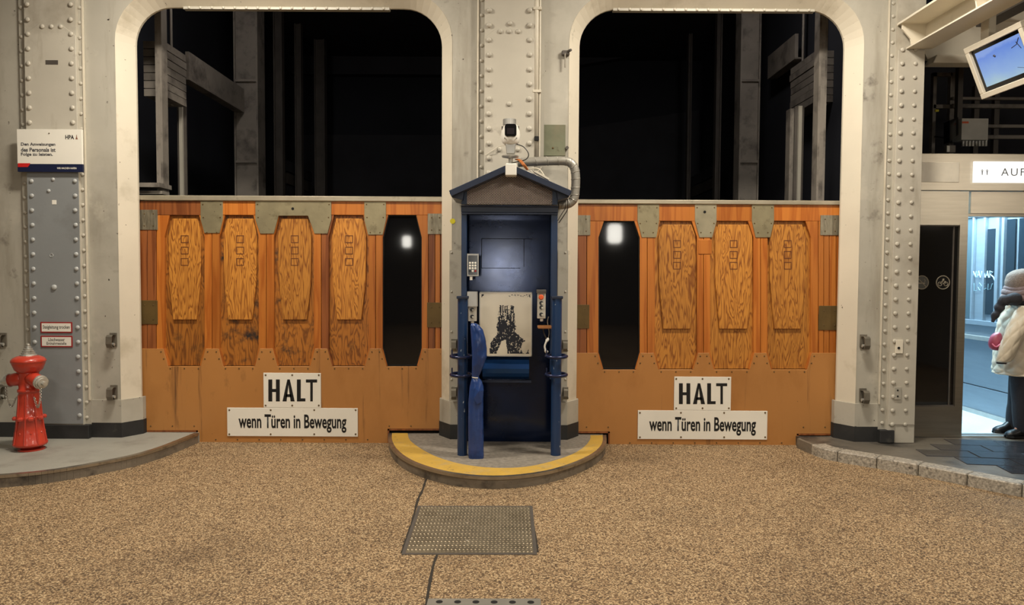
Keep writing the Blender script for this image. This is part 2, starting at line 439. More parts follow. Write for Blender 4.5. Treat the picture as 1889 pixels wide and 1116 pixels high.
YW, YC, YD = 6.57, 6.72, 6.78          # wall face, back of the chamfered jamb, gate face
ZP = .09                               # pavement height
ZTOP = 5.0
YR = 6.745                              # back face of the wall


# ================================================================== SETTING
# road surface
b = B(); b.slab([(-9, -9.2), (9, -9.2), (9, 7.0), (-9, 7.0)], -.08, 0)
floor = tag(b.o('floor', M_gravel), 'beige resin-bound gravel roadway in front of the gates', kind='structure')

# arcade wall with two rounded openings
def opening(pxa, pxb, pyt, r, Y, grow):
    xa, xb, zt = P(pxa, 420, Y).x - grow, P(pxb, 420, Y).x + grow, P((pxa + pxb) / 2, pyt, Y).z + grow
    R_ = r + grow; pts = [(xa, 0)]
    for k in range(11):
        a = PI - k / 10 * PI / 2; pts.append((xa + R_ + R_ * math.cos(a), zt - R_ + R_ * math.sin(a)))
    for k in range(11):
        a = PI / 2 - k / 10 * PI / 2; pts.append((xb - R_ + R_ * math.cos(a), zt - R_ + R_ * math.sin(a)))
    pts.append((xb, 0)); return pts
CH = .105
OPEN = [(255.5, 815, 15), (1066, 1550, 18)]
fronts = [opening(a, c, t, .34, YC, CH) for a, c, t in OPEN]
backs = [opening(a, c, t, .34, YC, 0) for a, c, t in OPEN]
XWL, XWR = -7.4, P(1689, 420, YW).x
b = B()
poly = [(XWL, 0)] + fronts[0] + fronts[1] + [(XWR, 0), (XWR, ZTOP), (XWL, ZTOP)]
b.face([(x, YW, z) for x, z in poly]); b.face([(x, YR, z) for x, z in reversed([(XWL, 0)] + backs[0] + backs[1] + [(XWR, 0), (XWR, ZTOP), (XWL, ZTOP)])])
b.face([(XWR, YW, 0), (XWR, YR, 0), (XWR, YR, ZTOP), (XWR, YW, ZTOP)])
wall = tag(b.o('wall_back', M_wall, recalc=False), 'riveted cream steel arcade wall around the two gates', kind='structure')
for fr, bk in zip(fronts, backs):
    b = B()
    rings = [[(x, YW - .003, z) for x, z in fr], [(x, YC, z) for x, z in bk], [(x, YR, z) for x, z in bk]]
    b.loft(rings, cap=False, closed=False)
    b.o('jamb', M_jamb, wall, smooth=False)

# pavement behind the kerb lines
def edge(pts, z, n=6): return [(v.x, v.y) for v in catmull([G(x, y, z) for x, y in pts], n)]
L_top = [(362, 799), (330, 812), (290, 827), (240, 841), (180, 853), (110, 865), (40, 873), (-60, 879), (-220, 881), (-420, 878)]
lt = edge(L_top, ZP)
b = B(); b.slab([(-2.82, 6.95)] + [(lt[0][0], lt[0][1])] + lt[1:] + [(-8.9, lt[-1][1]), (-8.9, 6.95)], -.02, ZP)
pave_l = tag(b.o('trim_1', M_concrete), 'grey screed pavement under the red hydrant, left of the gates', kind='structure')
b = B()
for q0, q1 in zip(lt, lt[1:]):
    d = Vector((q1[0] - q0[0], q1[1] - q0[1])).normalized(); n = Vector((-d.y, d.x)) * -1
    if n.y > 0: n = -n
    b.slab([q0, q1, (q1[0] + n.x * .02, q1[1] + n.y * .02), (q0[0] + n.x * .02, q0[1] + n.y * .02)], -.02, ZP - .018)
b.o('kerb_face', M_kerb, pave_l)
b = B()
for q0, q1 in zip(lt, lt[1:]):
    d = Vector((q1[0] - q0[0], q1[1] - q0[1])).normalized(); n = Vector((-d.y, d.x)) * -1
    if n.y > 0: n = -n
    b.slab([(q0[0] - n.x * .02, q0[1] - n.y * .02), (q1[0] - n.x * .02, q1[1] - n.y * .02), (q1[0] + n.x * .026, q1[1] + n.y * .026), (q0[0] + n.x * .026, q0[1] + n.y * .026)], ZP - .018, ZP + .003)
b.o('kerb_nosing', M_nosing, pave_l)

# island
I_top = [(722, 799), (722, 812), (732, 830), (758, 849), (802, 865), (855, 875), (912, 878.5), (968, 875), (1020, 866), (1068, 850), (1098, 834), (1112, 818), (1113, 803)]
it = edge(I_top, ZP)
b = B(); b.slab([(it[0][0], 6.95)] + it + [(it[-1][0], 6.95)], -.02, ZP)
island = tag(b.o('trim_2', M_island), 'grey kerbed island with a yellow painted border under the blue booth', kind='structure')
I_in = [(752, 799), (756, 812), (775, 827), (806, 843), (850, 856), (905, 863), (965, 862), (1015, 852), (1056, 838), (1078, 824), (1088, 812), (1089, 803)]
ii = edge(I_in, ZP)
def resample(pl, n):
    L = [0]
    for a_, b_ in zip(pl, pl[1:]): L.append(L[-1] + math.hypot(b_[0] - a_[0], b_[1] - a_[1]))
    out = []; j = 0
    for k in range(n):
        t = L[-1] * k / (n - 1)
        while j < len(L) - 2 and L[j + 1] < t: j += 1
        f = (t - L[j]) / max(1e-9, L[j + 1] - L[j]); out.append((pl[j][0] + (pl[j + 1][0] - pl[j][0]) * f, pl[j][1] + (pl[j + 1][1] - pl[j][1]) * f))
    return out
ro, ri = resample(it, 60), resample(ii, 60)
b = B()
for k in range(59):
    b.face([(*ro[k], ZP + .002), (*ro[k + 1], ZP + .002), (*ri[k + 1], ZP + .002), (*ri[k], ZP + .002)])
b.o('yellow_border', M_yellow, island)
b = B(); b2 = B(); cx, cy = 0, 6.6
for q0, q1 in zip(ro, ro[1:]):
    def out(q, k): v = Vector((q[0] - cx, q[1] - cy)); v.normalize(); return (q[0] + v.x * k, q[1] + v.y * k)
    b.slab([q0, q1, out(q1, .02), out(q0, .02)], -.02, ZP - .02)
    b2.slab([out(q0, -.006), out(q1, -.006), out(q1, .028), out(q0, .028)], ZP - .02, ZP + .004)
b.o('kerb_face', M_kerb, island); b2.o('kerb_nosing', M_nosing, island)

# right pavement : screed, granite kerb stones and wet pavers
R_top = [(1476, 808), (1500, 818), (1530, 828), (1600, 840), (1680, 853), (1760, 868), (1840, 884), (1920, 898), (2040, 918)]
rt = edge(R_top, ZP, 5)
def ramp_z(x): return ZP
b = B(); b.slab([(rt[0][0], 6.95)] + rt + [(8.9, rt[-1][1]), (8.9, 6.95)], -.02, ZP - .004)
pave_r = tag(b.o('trim_3', M_concrete_dark), 'damp dark screed pavement in front of the passenger lift', kind='structure')
rr = resample(rt, 60)
segs = [(6, 13), (13, 21), (21, 29), (29, 38), (38, 47), (47, 58)]
def inward(i, k):
    q0, q1 = rr[max(i - 1, 0)], rr[min(i + 1, 59)]; d = Vector((q1[0] - q0[0], q1[1] - q0[1])).normalized(); n = Vector((-d.y, d.x))
    if n.y < 0: n = -n
    return (rr[i][0] + n.x * k, rr[i][1] + n.y * k)
for a, c in segs:
    outer = [inward(i, -.035) for i in range(a, c + 1)]; inner = [inward(i, .11) for i in range(a, c + 1)]
    f = .004
    outer[0] = (outer[0][0] + f, outer[0][1]); outer[-1] = (outer[-1][0] - f, outer[-1][1])
    b = B(); b.slab(outer + list(reversed(inner)), -.02, ZP + random.uniform(0, .004)); b.o('granite_kerb_stone', M_granite, pave_r, bevel=.008)
b = B()
for i in range(0, 6):
    b.slab([inward(i, 0), inward(i + 1, 0), inward(i + 1, -.03), inward(i, -.03)], -.02, ZP - .002)
b.o('kerb_face', M_kerb, pave_r)
# pavers, each its own piece, laid in a staggered bond
pw, pd = .42, .235
a45 = math.radians(-8); ca, sa = math.cos(a45), math.sin(a45)
bx = B(); bx.box(-pw / 2 + .004, pw / 2 - .004, -pd / 2 + .004, pd / 2 - .004, -.03, 0)
bx.xf(Matrix.Rotation(a45, 4, 'Z')); base_pv = None; pvmesh = None
def edge_y(x):
    for q0, q1 in zip(rr, rr[1:]):
        if q0[0] <= x <= q1[0]: return q0[1] + (q1[1] - q0[1]) * (x - q0[0]) / (q1[0] - q0[0])
    return rr[-1][1]
for j in range(-2, 12):
    for i in range(0, 10):
        u = 3.55 + i * pw + (j % 2) * pw / 2; v_ = 5.2 + j * pd
        x = 3.5 + (u - 3.5) * ca - (v_ - 5.2) * sa; y = 5.2 + (u - 3.5) * sa + (v_ - 5.2) * ca
        if x < 3.62 + (6.4 - y) * .12 or x > 6.2 or y > 6.58 or y < edge_y(x) + .28: continue
        pos = (x, y, ZP + .002 + random.uniform(-.0015, .0015))
        if base_pv is None:
            base_pv = bx.o('paver', M_paver, pave_r, bevel=.003); base_pv.location = Vector(pos) - wl(pave_r)
        else: copy_at(base_pv, pave_r, pos)

# hall shell behind the camera
b = B(); b.box(-9, 9, -9.2, YW, ZTOP, ZTOP + .1); tag(b.o('ceiling', M_hall), kind='structure')
b = B(); b.box(-9, 9, -9.3, -9.1, 0, ZTOP); tag(b.o('wall_front', M_hall), kind='structure')
b = B(); b.box(-7.6, -7.4, -9.2, 7.0, 0, ZTOP); tag(b.o('wall_left', M_hall), kind='structure')
b = B(); b.box(7.4, 7.6, -9.2, 9.5, 0, ZTOP); tag(b.o('wall_right', M_hall), kind='structure')

# skirting band and plinths of the piers
def pier_path(xa, xb, fa, fb):
    """plan outline of a pier face from chamfer to chamfer; xa/xb front corners"""
    p = []
    if fa is not None: p += [(fa, YC + .05), (fa, YC)]
    p += [(xa, YW), (xb, YW)]
    if fb is not None: p += [(fb, YC), (fb, YC + .05)]
    return p
def band(path, z0, z1, k, mat, name, parent=None, kind=None):
    bb = B(); n = len(path); off = []
    for i, q in enumerate(path):
        q0, q1 = path[max(0, i - 1)], path[min(n - 1, i + 1)]
        ns = []
        for a_, c_ in ((q0, q), (q, q1)):
            d = Vector((c_[0] - a_[0], c_[1] - a_[1]))
            if d.length > 1e-6: d.normalize(); ns.append(Vector((d.y, -d.x)))
        m_ = sum(ns, Vector((0, 0))) / len(ns); m_ /= max(.5, m_.length_squared)
        off.append((q[0] + m_.x * k, q[1] + m_.y * k))
    for i in range(n - 1):
        bb.slab([off[i], off[i + 1], path[i + 1], path[i]], z0, z1)
    bmesh.ops.remove_doubles(bb.bm, verts=bb.bm.verts, dist=1e-5)
    return bb.o(name, mat, parent, kind=kind)
fL0, fL1, fR0, fR1 = fronts[0][0][0], fronts[0][-1][0], fronts[1][0][0], fronts[1][-1][0]
bL0, bL1, bR0, bR1 = backs[0][0][0], backs[0][-1][0], backs[1][0][0], backs[1][-1][0]
paths = [pier_path(XWL, fL0, None, bL0), pier_path(fL1, fR0, bL1, bR0), pier_path(fR1, XWR, bR1, None)]
ZB = P(200, 779, YW).z; ZS = P(200, 737, YW).z
for pth, nm in zip(paths, ('baseboard_left', 'baseboard_middle', 'baseboard_right')):
    band(pth, ZP - .01, ZB, .022, M_black, nm, None, 'structure')
    band(pth, ZB, ZS, .018, M_wall, 'plinth_band', wall)

# pilasters with riveted plates
bm_r = B(); bm_r.lathe([(.0235, 0), (.0225, .006), (.016, .0125), (.006, .0155)], (0, 0, 0), 10, 'Y')
def rivet_proto(name, mat):
    o = B(); o.lathe([(.0235, 0), (.0225, .006), (.016, .0125), (.006, .0155)], (0, 0, 0), 10, 'Y')
    return o.o(name, mat, None, smooth=True)
bm_r.bm.free()
RV = {}
def rivet(parent, pos, mat=None, k=1.0):
    mat = mat or M_rivet; key = mat.name
    if key not in RV:
        RV[key] = rivet_proto('rivet', mat); o = RV[key]; o.parent = parent; o.location = Vector(pos) - wl(parent); o.scale = (k,) * 3
        return o
    o = copy_at(RV[key], parent, pos); o.scale = (k,) * 3; return o
def rivet_column(parent, px, Y, ys, mat=None, k=1.0, pyref=420):
    x = P(px, pyref, Y).x
    for y in ys: rivet(parent, (x + random.uniform(-.002, .002), Y, P(px, y, Y).z), mat, k)
def frange(a, c, st):
    o_ = []
    while a <= c: o_.append(a); a += st
    return o_
YS, YP = 6.545, 6.50     # edge strip and cover plate planes
def chamfer_plate(x0, x1, z0, z1, cx_, cz_): return [(x0, z0), (x1, z0), (x1, z1 - cz_), (x1 - cx_, z1), (x0 + cx_, z1), (x0, z1 - cz_)]

# left pilaster
xs0, xs1 = P(43, 420, YS).x, P(162, 420, YS).x
b = B(); b.box(xs0, xs1, YS, YW, ZP, ZTOP); pil_l = b.o('pilaster', M_strip, wall)
x0, x1 = P(52, 420, YP).x, P(146, 420, YP).x
b = B(); b.box(x0, x1, YP + .008, YS, ZP, ZTOP); b.o('web_plate', M_plate, pil_l)
zt_ = P(100, 316, YP).z
b = B(); b.prism(chamfer_plate(x0, x1, zt_, P(100, 44, YP).z, .13, .1), YP, YP + .008); b.o('cover_plate', M_plate, pil_l, bevel=.002)
b = B(); b.box(x0, x1, YP - .001, YP + .008, ZB, zt_); b.o('grey_plate', M_grey, pil_l)
b = B(); b.box(xs0 - .005, xs1 + .005, YP - .012, YS, ZP, ZB - .01); b.o('base_band', M_black, pil_l, bevel=.004)
b = B(); b.box(P(163, 420, YW).x - .006, P(163, 420, YW).x + .008, YS - .01, YW, ZS, ZTOP); b.o('edge_highlight_bead', M_jamb, pil_l)  # lip of the edge strip, its bright edge highlight put into the pale colour
rivet_column(pil_l, 59, YP, [8, 36] + frange(63, 232, 27.2), k=.95)
rivet_column(pil_l, 138, YP, [8, 36] + frange(63, 232, 27.2), k=.95)
for px in (78, 95, 112): rivet(pil_l, P(px, 49, YP), k=.9)
rivet_column(pil_l, 60, YP - .001, frange(334, 775, 27), M_rivet_grey, .85)
rivet_column(pil_l, 140, YP - .001, frange(334, 775, 27), M_rivet_grey, .85)
for px, py in ((98, 331), (90, 352), (100, 530)): rivet(pil_l, P(px, py, YP - .001), M_rivet_grey, .7 if py < 500 else 1.1)
rivet_column(pil_l, 154, YS, frange(14, 775, 28), None, .72)
rivet_column(pil_l, 47.5, YS, frange(14, 775, 27), None, .72)
# middle pilaster
xs0, xs1 = P(879, 300, YS).x, P(1003, 300, YS).x
b = B(); b.box(xs0, xs1, YS, YW, ZP, ZTOP); pil_m = b.o('pilaster', M_strip, wall)
x0, x1 = P(893, 300, YP).x, P(985, 300, YP).x
b = B(); b.box(x0, x1, YP + .008, YS, ZP, ZTOP); b.o('web_plate', M_plate, pil_m)
b = B(); b.prism(chamfer_plate(x0, x1, ZP, P(940, 52, YP).z, .105, .085), YP, YP + .008); b.o('cover_plate', M_plate, pil_m, bevel=.002)
b = B(); b.box(P(881, 300, YS).x - .006, P(881, 300, YS).x + .006, YS - .012, YS, ZP, ZTOP); b.o('edge_highlight_bead', M_jamb, pil_m)
rivet_column(pil_m, 902, YP, frange(19, 345, 27.3), k=1.05, pyref=200); rivet_column(pil_m, 976.5, YP, frange(19, 290, 27.3), k=1.05, pyref=200)
rivet_column(pil_m, 888, YS, frange(0, 345, 28), None, .75, pyref=200)
for px, py in ((923, 58), (939, 58), (956, 58), (941, 43), (939, 192), (921, 276), (955, 276)): rivet(pil_m, P(px, py, YP), k=.95)
# thin side plates low on the middle pier with small rivets
for pxa, pxb in ((829, 862), (1028, 1047)):
    x0, x1, z0, z1 = rect(pxa, 462, pxb, 770, YW)
    b = B(); b.box(x0, x1, YW - .006, YW, z0, z1); sp_ = b.o('pier_plate', M_strip, wall)
    for y in (466, 538, 612, 700): rivet(sp_, P(pxa + 4 if pxa < 900 else pxb - 4, y, YW - .006), k=.42)
# right pilaster
xs0, xs1 = P(1629, 420, YS).x, XWR + .002
b = B(); b.box(xs0, xs1, YS, YW, ZP, ZTOP); pil_r = b.o('pilaster', M_strip, wall)
x0 = P(1648, 420, YP).x
b = B(); b.box(x0, XWR + .004, YP + .008, 6.74, ZP, ZTOP); b.o('web_plate', M_plate, pil_r)
b = B(); b.box(x0 + .004, XWR + .002, YP, YP + .008, ZB + .03, P(1670, 92, YP).z); b.o('cover_plate', M_plate, pil_r, bevel=.002)
b = B(); b.box(xs0 - .004, P(1652, 700, YP).x, YP - .01, YS, ZP, ZB - .02); b.o('base_band', M_black, pil_r, bevel=.004)
b = B(); b.box(xs0 - .004, xs0 + .008, YS - .012, YS, ZS, ZTOP); b.o('edge_highlight_bead', M_jamb, pil_r)
rivet_column(pil_r, 1637, YS, frange(6, 785, 24.2), None, .72)
rivet_column(pil_r, 1656, YP, frange(92, 800, 25.6), k=.9); rivet_column(pil_r, 1680, YP, frange(92, 800, 25.6), k=.78)
# angle iron with rivets under each lintel
for (pa, pb, yy), zt2 in (((348, 722, 16), backs[0][11][1]), ((1128, 1494, 18), backs[1][11][1])):
    xa, xb = P(pa, yy, 6.8).x, P(pb, yy, 6.8).x
    b = B(); b.box(xa, xb, YC - .03, YR, zt2 - .022, zt2); la = b.o('lintel_angle', M_strip, wall)
    n = 18
    for k in range(n): rivet(la, (xa + (xb - xa) * (k + .5) / n, YC - .03, zt2 - .01), k=.55)

# ------------------------------------------------------------------ lift shaft behind the gates
b = B()
b.box(-4.3, 4.3, 14.0, 14.1, 0, 5.6); b.box(-4.4, -4.3, 6.9, 14.1, 0, 5.6); b.box(XWR - .03, XWR, 6.9, 14.1, 0, 5.6); b.box(-4.4, XWR, 6.88, 6.9, 4.6, 5.6)
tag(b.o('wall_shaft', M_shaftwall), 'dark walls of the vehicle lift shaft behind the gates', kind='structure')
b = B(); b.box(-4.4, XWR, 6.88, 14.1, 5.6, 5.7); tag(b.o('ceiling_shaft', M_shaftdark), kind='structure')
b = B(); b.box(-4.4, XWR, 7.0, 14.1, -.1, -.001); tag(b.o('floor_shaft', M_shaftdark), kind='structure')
# ledge bands across the far wall of the shaft
b = B(); xa, xb, z0, z1 = rect(600, 140, 900, 250, 13.9)
b.box(-4.3, .5, 13.8, 14.0, z1, z1 + 1.3); b.box(-4.3, .5, 13.85, 14.0, .5, z0); tag(b.o('trim_4', M_shaftdark), 'dark ledges across the far shaft wall, left bay', kind='structure')
b = B()
b.prism(px_poly([(1000, 132), (1290, 82), (1290, -60), (1000, -60)], 13.8), 13.8, 14.0); b.prism(px_poly([(1000, 246), (1290, 203), (1290, 420), (1000, 420)], 13.85), 13.85, 14.0)
tag(b.o('trim_5', M_shaftdark), 'dark sloping ledges across the far shaft wall, right bay', kind='structure')

def column(px0, px1, Y, name, label, mat=M_shaft, pyt=-80, web=True, flange=.02):
    xa, xb = P(px0, 250, Y).x, P(px1, 250, Y).x; o = thing(name, label, 'column', ((xa + xb) / 2, Y, 0), 'steel columns in the lift shaft')
    zt3 = P((px0 + px1) / 2, pyt, Y).z; dpt = max(.12, (xb - xa) * .9)
    b = B(); b.box(xa, xa + flange, Y, Y + dpt, 0, zt3); b.o('flange', mat, o)
    b = B(); b.box(xb - flange, xb, Y, Y + dpt, 0, zt3); b.o('flange', mat, o)
    b = B(); b.box(xa + flange, xb - flange, Y + (.03 if web else 0), Y + .05, 0, zt3); b.o('web', mat, o)
    if xb - xa > .2:
        for py in (300, 150): zz = P(px0, py, Y).z; b = B(); b.box(xa + flange, xb - flange, Y, Y + .05, zz, zz + .03); b.o('tie_plate', mat, o)
    return o
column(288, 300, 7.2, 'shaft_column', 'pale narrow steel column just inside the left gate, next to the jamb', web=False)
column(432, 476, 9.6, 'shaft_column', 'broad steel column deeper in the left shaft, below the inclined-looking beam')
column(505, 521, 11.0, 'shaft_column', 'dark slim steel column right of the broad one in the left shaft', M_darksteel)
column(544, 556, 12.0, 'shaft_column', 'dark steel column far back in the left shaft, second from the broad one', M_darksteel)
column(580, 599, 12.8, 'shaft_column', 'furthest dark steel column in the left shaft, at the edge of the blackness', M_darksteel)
column(1508, 1523, 7.2, 'shaft_column', 'pale narrow steel column just inside the right gate, next to the jamb', web=False)
column(1457, 1468, 8.1, 'shaft_column', 'slim steel column below the right counterweight', web=False, pyt=200)
column(1364, 1401, 9.6, 'shaft_column', 'broad steel column deeper in the right shaft, left of the counterweight')
column(1320, 1330, 11.0, 'shaft_column', 'dark slim steel column left of the broad one in the right shaft', M_darksteel)
column(1268, 1275, 12.4, 'shaft_column', 'furthest dark steel column in the right shaft', M_darksteel)
# long beams running back along the shaft sides
for s_, X, pa, pb, ya in ((-1, -3.52, 345, 470, 95), (1, 3.42, 1470, 1368, 62)):
    q0, q1 = SX(pa, ya, X), SX(pb, 150, X)
    o = thing('side_beam', 'steel beam running back along the %s side of the shaft' % ('left' if s_ < 0 else 'right'), 'beam', (X, q0.y, q0.z - .28), 'beams along the shaft sides')
    b = B(); b.box(X - .02, X + .02, q0.y, 9.9, q0.z - .28, q0.z); b.o('web', M_shaft, o)
    b = B(); b.box(X - .02 if s_ > 0 else X - .1, X + .1 if s_ > 0 else X + .02, q0.y, 9.9, q0.z - .3, q0.z - .28); b.o('flange', M_shaft, o)
# counterweights of stacked slabs on rods
for s_, X, pa, pb, yt, yb, lab in ((-1, -3.5, 301, 341, 76, 178, 'stacked grey counterweight hanging inside the left shaft, beside the pale column'),
                                  (1, 3.38, 1506, 1460, 93, 188, 'stacked grey counterweight hanging inside the right shaft, beside the pale column')):
    q0, q1 = SX(pa, yt, X), SX(pb, yt, X); zb = SX(pa, yb, X).z
    o = thing('counterweight', lab, 'counterweight', (X, (q0.y + q1.y) / 2, zb), 'counterweights in the shaft')
    n = 7; hgt = (q0.z - zb) / n
    for k in range(n):
        b = B(); e = random.uniform(0, .012)
        b.box(X - e * s_, X + .2 * s_, q0.y, q1.y + random.uniform(-.02, .02), zb + k * hgt + .008, zb + (k + 1) * hgt)
        b.o('weight_slab', M_shaft, o)
    for yy in (q0.y + .1, q1.y - .1):
        b = B(); b.tube([(X + .1 * s_, yy, zb), (X + .1 * s_, yy, 5.58)], .015, 6); b.o('rod', M_shaft, o)
# guide rails
for px, Y, lab in ((334, 8.0, 'bright thin guide rail below the left counterweight'), (1475, 8.0, 'bright thin guide rail below the right counterweight')):
    x = P(px, 300, Y).x; o = thing('guide_rail', lab, 'rail', (x, Y, 0), 'guide rails in the shaft')
    b = B(); b.box(x - .018, x + .018, Y, Y + .03, 0, P(px, 195, Y).z); b.o('head', M_strip, o)
    b = B(); b.box(x - .05, x + .05, Y + .03, Y + .045, 0, P(px, 195, Y).z); b.o('foot', M_darksteel, o)
# slatted screens at the shaft sides
for s_, X, pa, pb, lab in ((-1, -3.6, 530, 575, 'dark slatted screen low in the left shaft'), (1, 3.3, 1318, 1276, 'dark slatted screen low in the right shaft')):
    ya, yb = SX(pa, 300, X).y, SX(pb, 300, X).y
    o = thing('slatted_screen', lab, 'screen', (X, ya, 0), 'slatted screens in the shaft')
    for k in range(14):
        z = .6 + k * .2; b = B(); b.box(X, X + .03 * s_, ya, yb, z, z + .17); b.o('slat', M_shaftdark if k % 2 else M_darksteel, o)
# left ledge inside jamb
x0, x1, z0, z1 = rect(240, 338, 299, 346, 7.1); o = thing('ledge', 'small grey shelf ledge inside the left gate above its top edge', 'ledge', (x0, 7.1, z0))
b = B(); b.box(x0, x1, 7.05, 7.3, z0, z1); b.o('plate', M_shaft, o); b = B(); b.box(x0, x1, 7.1, 7.25, z0 - .06, z0 - .03); b.o('lower_plate', M_shaft, o)


# ================================================================== GATES
def octo(r, yt, yc1, yc2, yb):
    x0, x1, dt, db = r[0], r[1], 10, 9
    return [(x0 + dt, yt), (x1 - dt, yt), (x1, yc1), (x1, yc2), (x1 - db, yb), (x0 + db, yb), (x0, yc2), (x0, yc1)]


def gate(name, label, xl, xr, ytop, yplank, yt, yc1, yc2, yb, ybot, bays, win, coffin_b, sq, notch_l, notch_r, caps, plates, sides, stains):
    zf = 0.02
    root_poly = px_poly([(xl - 12, yplank), (xr + 12, yplank), (xr + 12, notch_r[1]), (notch_r[0], notch_r[1]), (notch_r[0], ybot), (notch_l[0], ybot), (notch_l[0], notch_l[1]), (xl - 12, notch_l[1])], YD)
    b = B(); b.prism(root_poly, YD + .05, YD + .09); g = tag(b.o(name, M_doorback), label, kind='structure')
    # top strip
    x0, x1, z0, z1 = rect(xl - 12, ytop, xr + 12, yplank, YD - .01)
    b = B(); b.box(x0, x1, YD - .02, YD + .12, z0, z1); b.o('top_strip', M_toprail, g, bevel=.006)
    nb = len(bays); mids = []
    for i in range(nb + 1):
        l_ = bays[i - 1] if i else None; r_ = bays[i] if i < nb else None
        ptsL = [(l_[1] - 10, yt), (l_[1], yc1), (l_[1], yc2), (l_[1] - 9, yb)] if l_ else [(xl - 12, yt), (xl - 12, yb)]
        ptsR = [(r_[0] + 10, yt), (r_[0], yc1), (r_[0], yc2), (r_[0] + 9, yb)] if r_ else [(xr + 12, yt), (xr + 12, yb)]
        a = l_[1] if l_ else xl - 12; c = r_[0] if r_ else xr + 12
        cuts = [c + (a - c) * (1 - t) for t in ((.5,) if l_ and r_ else sides[0] if not l_ else sides[1])]
        cuts = sorted(cuts); mids.append(cuts[0] if (l_ and r_) else a if not l_ else c)
        strips = [None] + cuts + [None]
        for k in range(len(strips) - 1):
            La, Ra = strips[k], strips[k + 1]
            A = ptsL if La is None else [(La + .5, yt), (La + .5, yb)]; D = ptsR if Ra is None else [(Ra - .5, yt), (Ra - .5, yb)]
            b = B(); b.prism(px_poly(A + list(reversed(D)), YD), YD + random.uniform(-.0015, .0015), YD + .05)
            dark = (not l_ and k < len(strips) - 2) or (stains and not r_ and k % 2 == 1 and k > 0) or (stains and l_ and r_ and i == 3 and k == 1)
            b.o('plank', M_board_dark if dark else M_board, g, bevel=.0015)
    for i in range(nb):
        a, c = mids[i] if i else xl - 12, mids[i + 1] if i < nb - 1 else xr + 12
        x0, x1, z0, z1 = rect(a + .4, yplank, c - .4, yt - .5, YD)
        b = B(); b.box(x0, x1, YD, YD + .05, z0, z1); b.o('rail_board', M_board if i % 3 else M_board_dark if stains and i < 2 else M_board, g, bevel=.0015)
        oc = octo(bays[i], yt, yc1, yc2, yb)
        if i == win:
            b = B(); b.prism(px_poly(oc, YD), YD + .022, YD + .03); b.o('window_pane', M_glass, g)
            inner = [((x - sum(p[0] for p in oc) / 8) * .95 + sum(p[0] for p in oc) / 8, (y - (yt + yb) / 2) * .987 + (yt + yb) / 2) for x, y in oc]
            O, I = px_poly(oc, YD), px_poly(inner, YD); b = B()
            for k in range(8):
                b.prism([O[k], O[(k + 1) % 8], I[(k + 1) % 8], I[k]], YD + .010, YD + .022)
            b.o('window_gasket', M_gap, g); continue
        b = B(); b.prism(px_poly(oc, YD), YD + .034, YD + .05); pn = b.o('panel', stains.get(i, M_ply_low) if stains else M_ply, g)
        xa, xc = bays[i]; ca_, cb_ = coffin_b[i]
        cf = [(ca_ + 7, yt + 6), (cb_ - 7, yt + 6), (cb_, yc1 - 3), (cb_ - 1, yc1 + 82), (cb_ - 9, sq[3]), (ca_ + 9, sq[3]), (ca_ + 1, yc1 + 82), (ca_, yc1 - 3)]
        b = B(); b.prism(px_poly(cf, YD), YD + .013, YD + .036); b.o('raised_panel', M_ply, pn, bevel=.004)
        cx_ = (ca_ + cb_) / 2
        for yy in sq[:3]:
            O = px_poly([(cx_ - 7.2, yy - 7), (cx_ + 7.2, yy - 7), (cx_ + 7.2, yy + 7), (cx_ - 7.2, yy + 7)], YD)
            I = px_poly([(cx_ - 5.8, yy - 5.6), (cx_ + 5.8, yy - 5.6), (cx_ + 5.8, yy + 5.6), (cx_ - 5.8, yy + 5.6)], YD)
            b = B()
            for k in range(4): b.prism([O[k], O[(k + 1) % 4], I[(k + 1) % 4], I[k]], YD + .0112, YD + .014)
            b.o('square_inlay', M_inlay, pn)
    # lower steel plate with teeth between the panels
    lp = [(xl - 12, yc2 + 1)]
    scr = []
    for x0_, x1_ in bays:
        lp += [(x0_ - 2, yc2 + 1), (x0_ + 7, yb + 1), (x1_ - 7, yb + 1), (x1_ + 2, yc2 + 1)]
        for t in (.15, .5, .85): scr.append((x0_ + (x1_ - x0_) * t, yb + 5))
        scr += [(x0_ - 6, yc2 + 7), (x1_ + 6, yc2 + 7), (x0_ - 1, yc2 + 20), (x1_ + 1, yc2 + 20)]
    lp += [(xr + 12, yc2 + 1), (xr + 12, notch_r[1]), (notch_r[0], notch_r[1]), (notch_r[0], ybot), (notch_l[0], ybot), (notch_l[0], notch_l[1]), (xl - 12, notch_l[1])]
    b = B(); b.prism(px_poly(lp, YD - .006), YD - .006, YD + .03); b.o('lower_plate', M_tan, g, bevel=.002)
    # dark red edge strip along the foot
    b = B()
    for q in ([(notch_l[0], ybot - 2), (notch_r[0], ybot - 2), (notch_r[0], ybot + 2), (notch_l[0], ybot + 2)], [(xl - 12, notch_l[1]), (notch_l[0] + 3, notch_l[1]), (notch_l[0] + 3, notch_l[1] + 3), (xl - 12, notch_l[1] + 3)],
              [(notch_r[0] - 3, notch_r[1]), (xr + 12, notch_r[1]), (xr + 12, notch_r[1] + 3), (notch_r[0] - 3, notch_r[1] + 3)], [(notch_l[0], notch_l[1]), (notch_l[0] + 3, notch_l[1]), (notch_l[0] + 3, ybot), (notch_l[0], ybot)],
              [(notch_r[0] - 3, notch_r[1]), (notch_r[0], notch_r[1]), (notch_r[0], ybot), (notch_r[0] - 3, ybot)]):
        b.prism(px_poly(q, YD - .008), YD - .009, YD + .02)
    b.o('foot_strip', M_board_dark, g)
    for k in range(int((xr - xl) / 40)): scr.append((xl + 20 + k * 40, ybot - 9 if notch_l[0] < xl + 20 + k * 40 < notch_r[0] else notch_l[1] - 8))
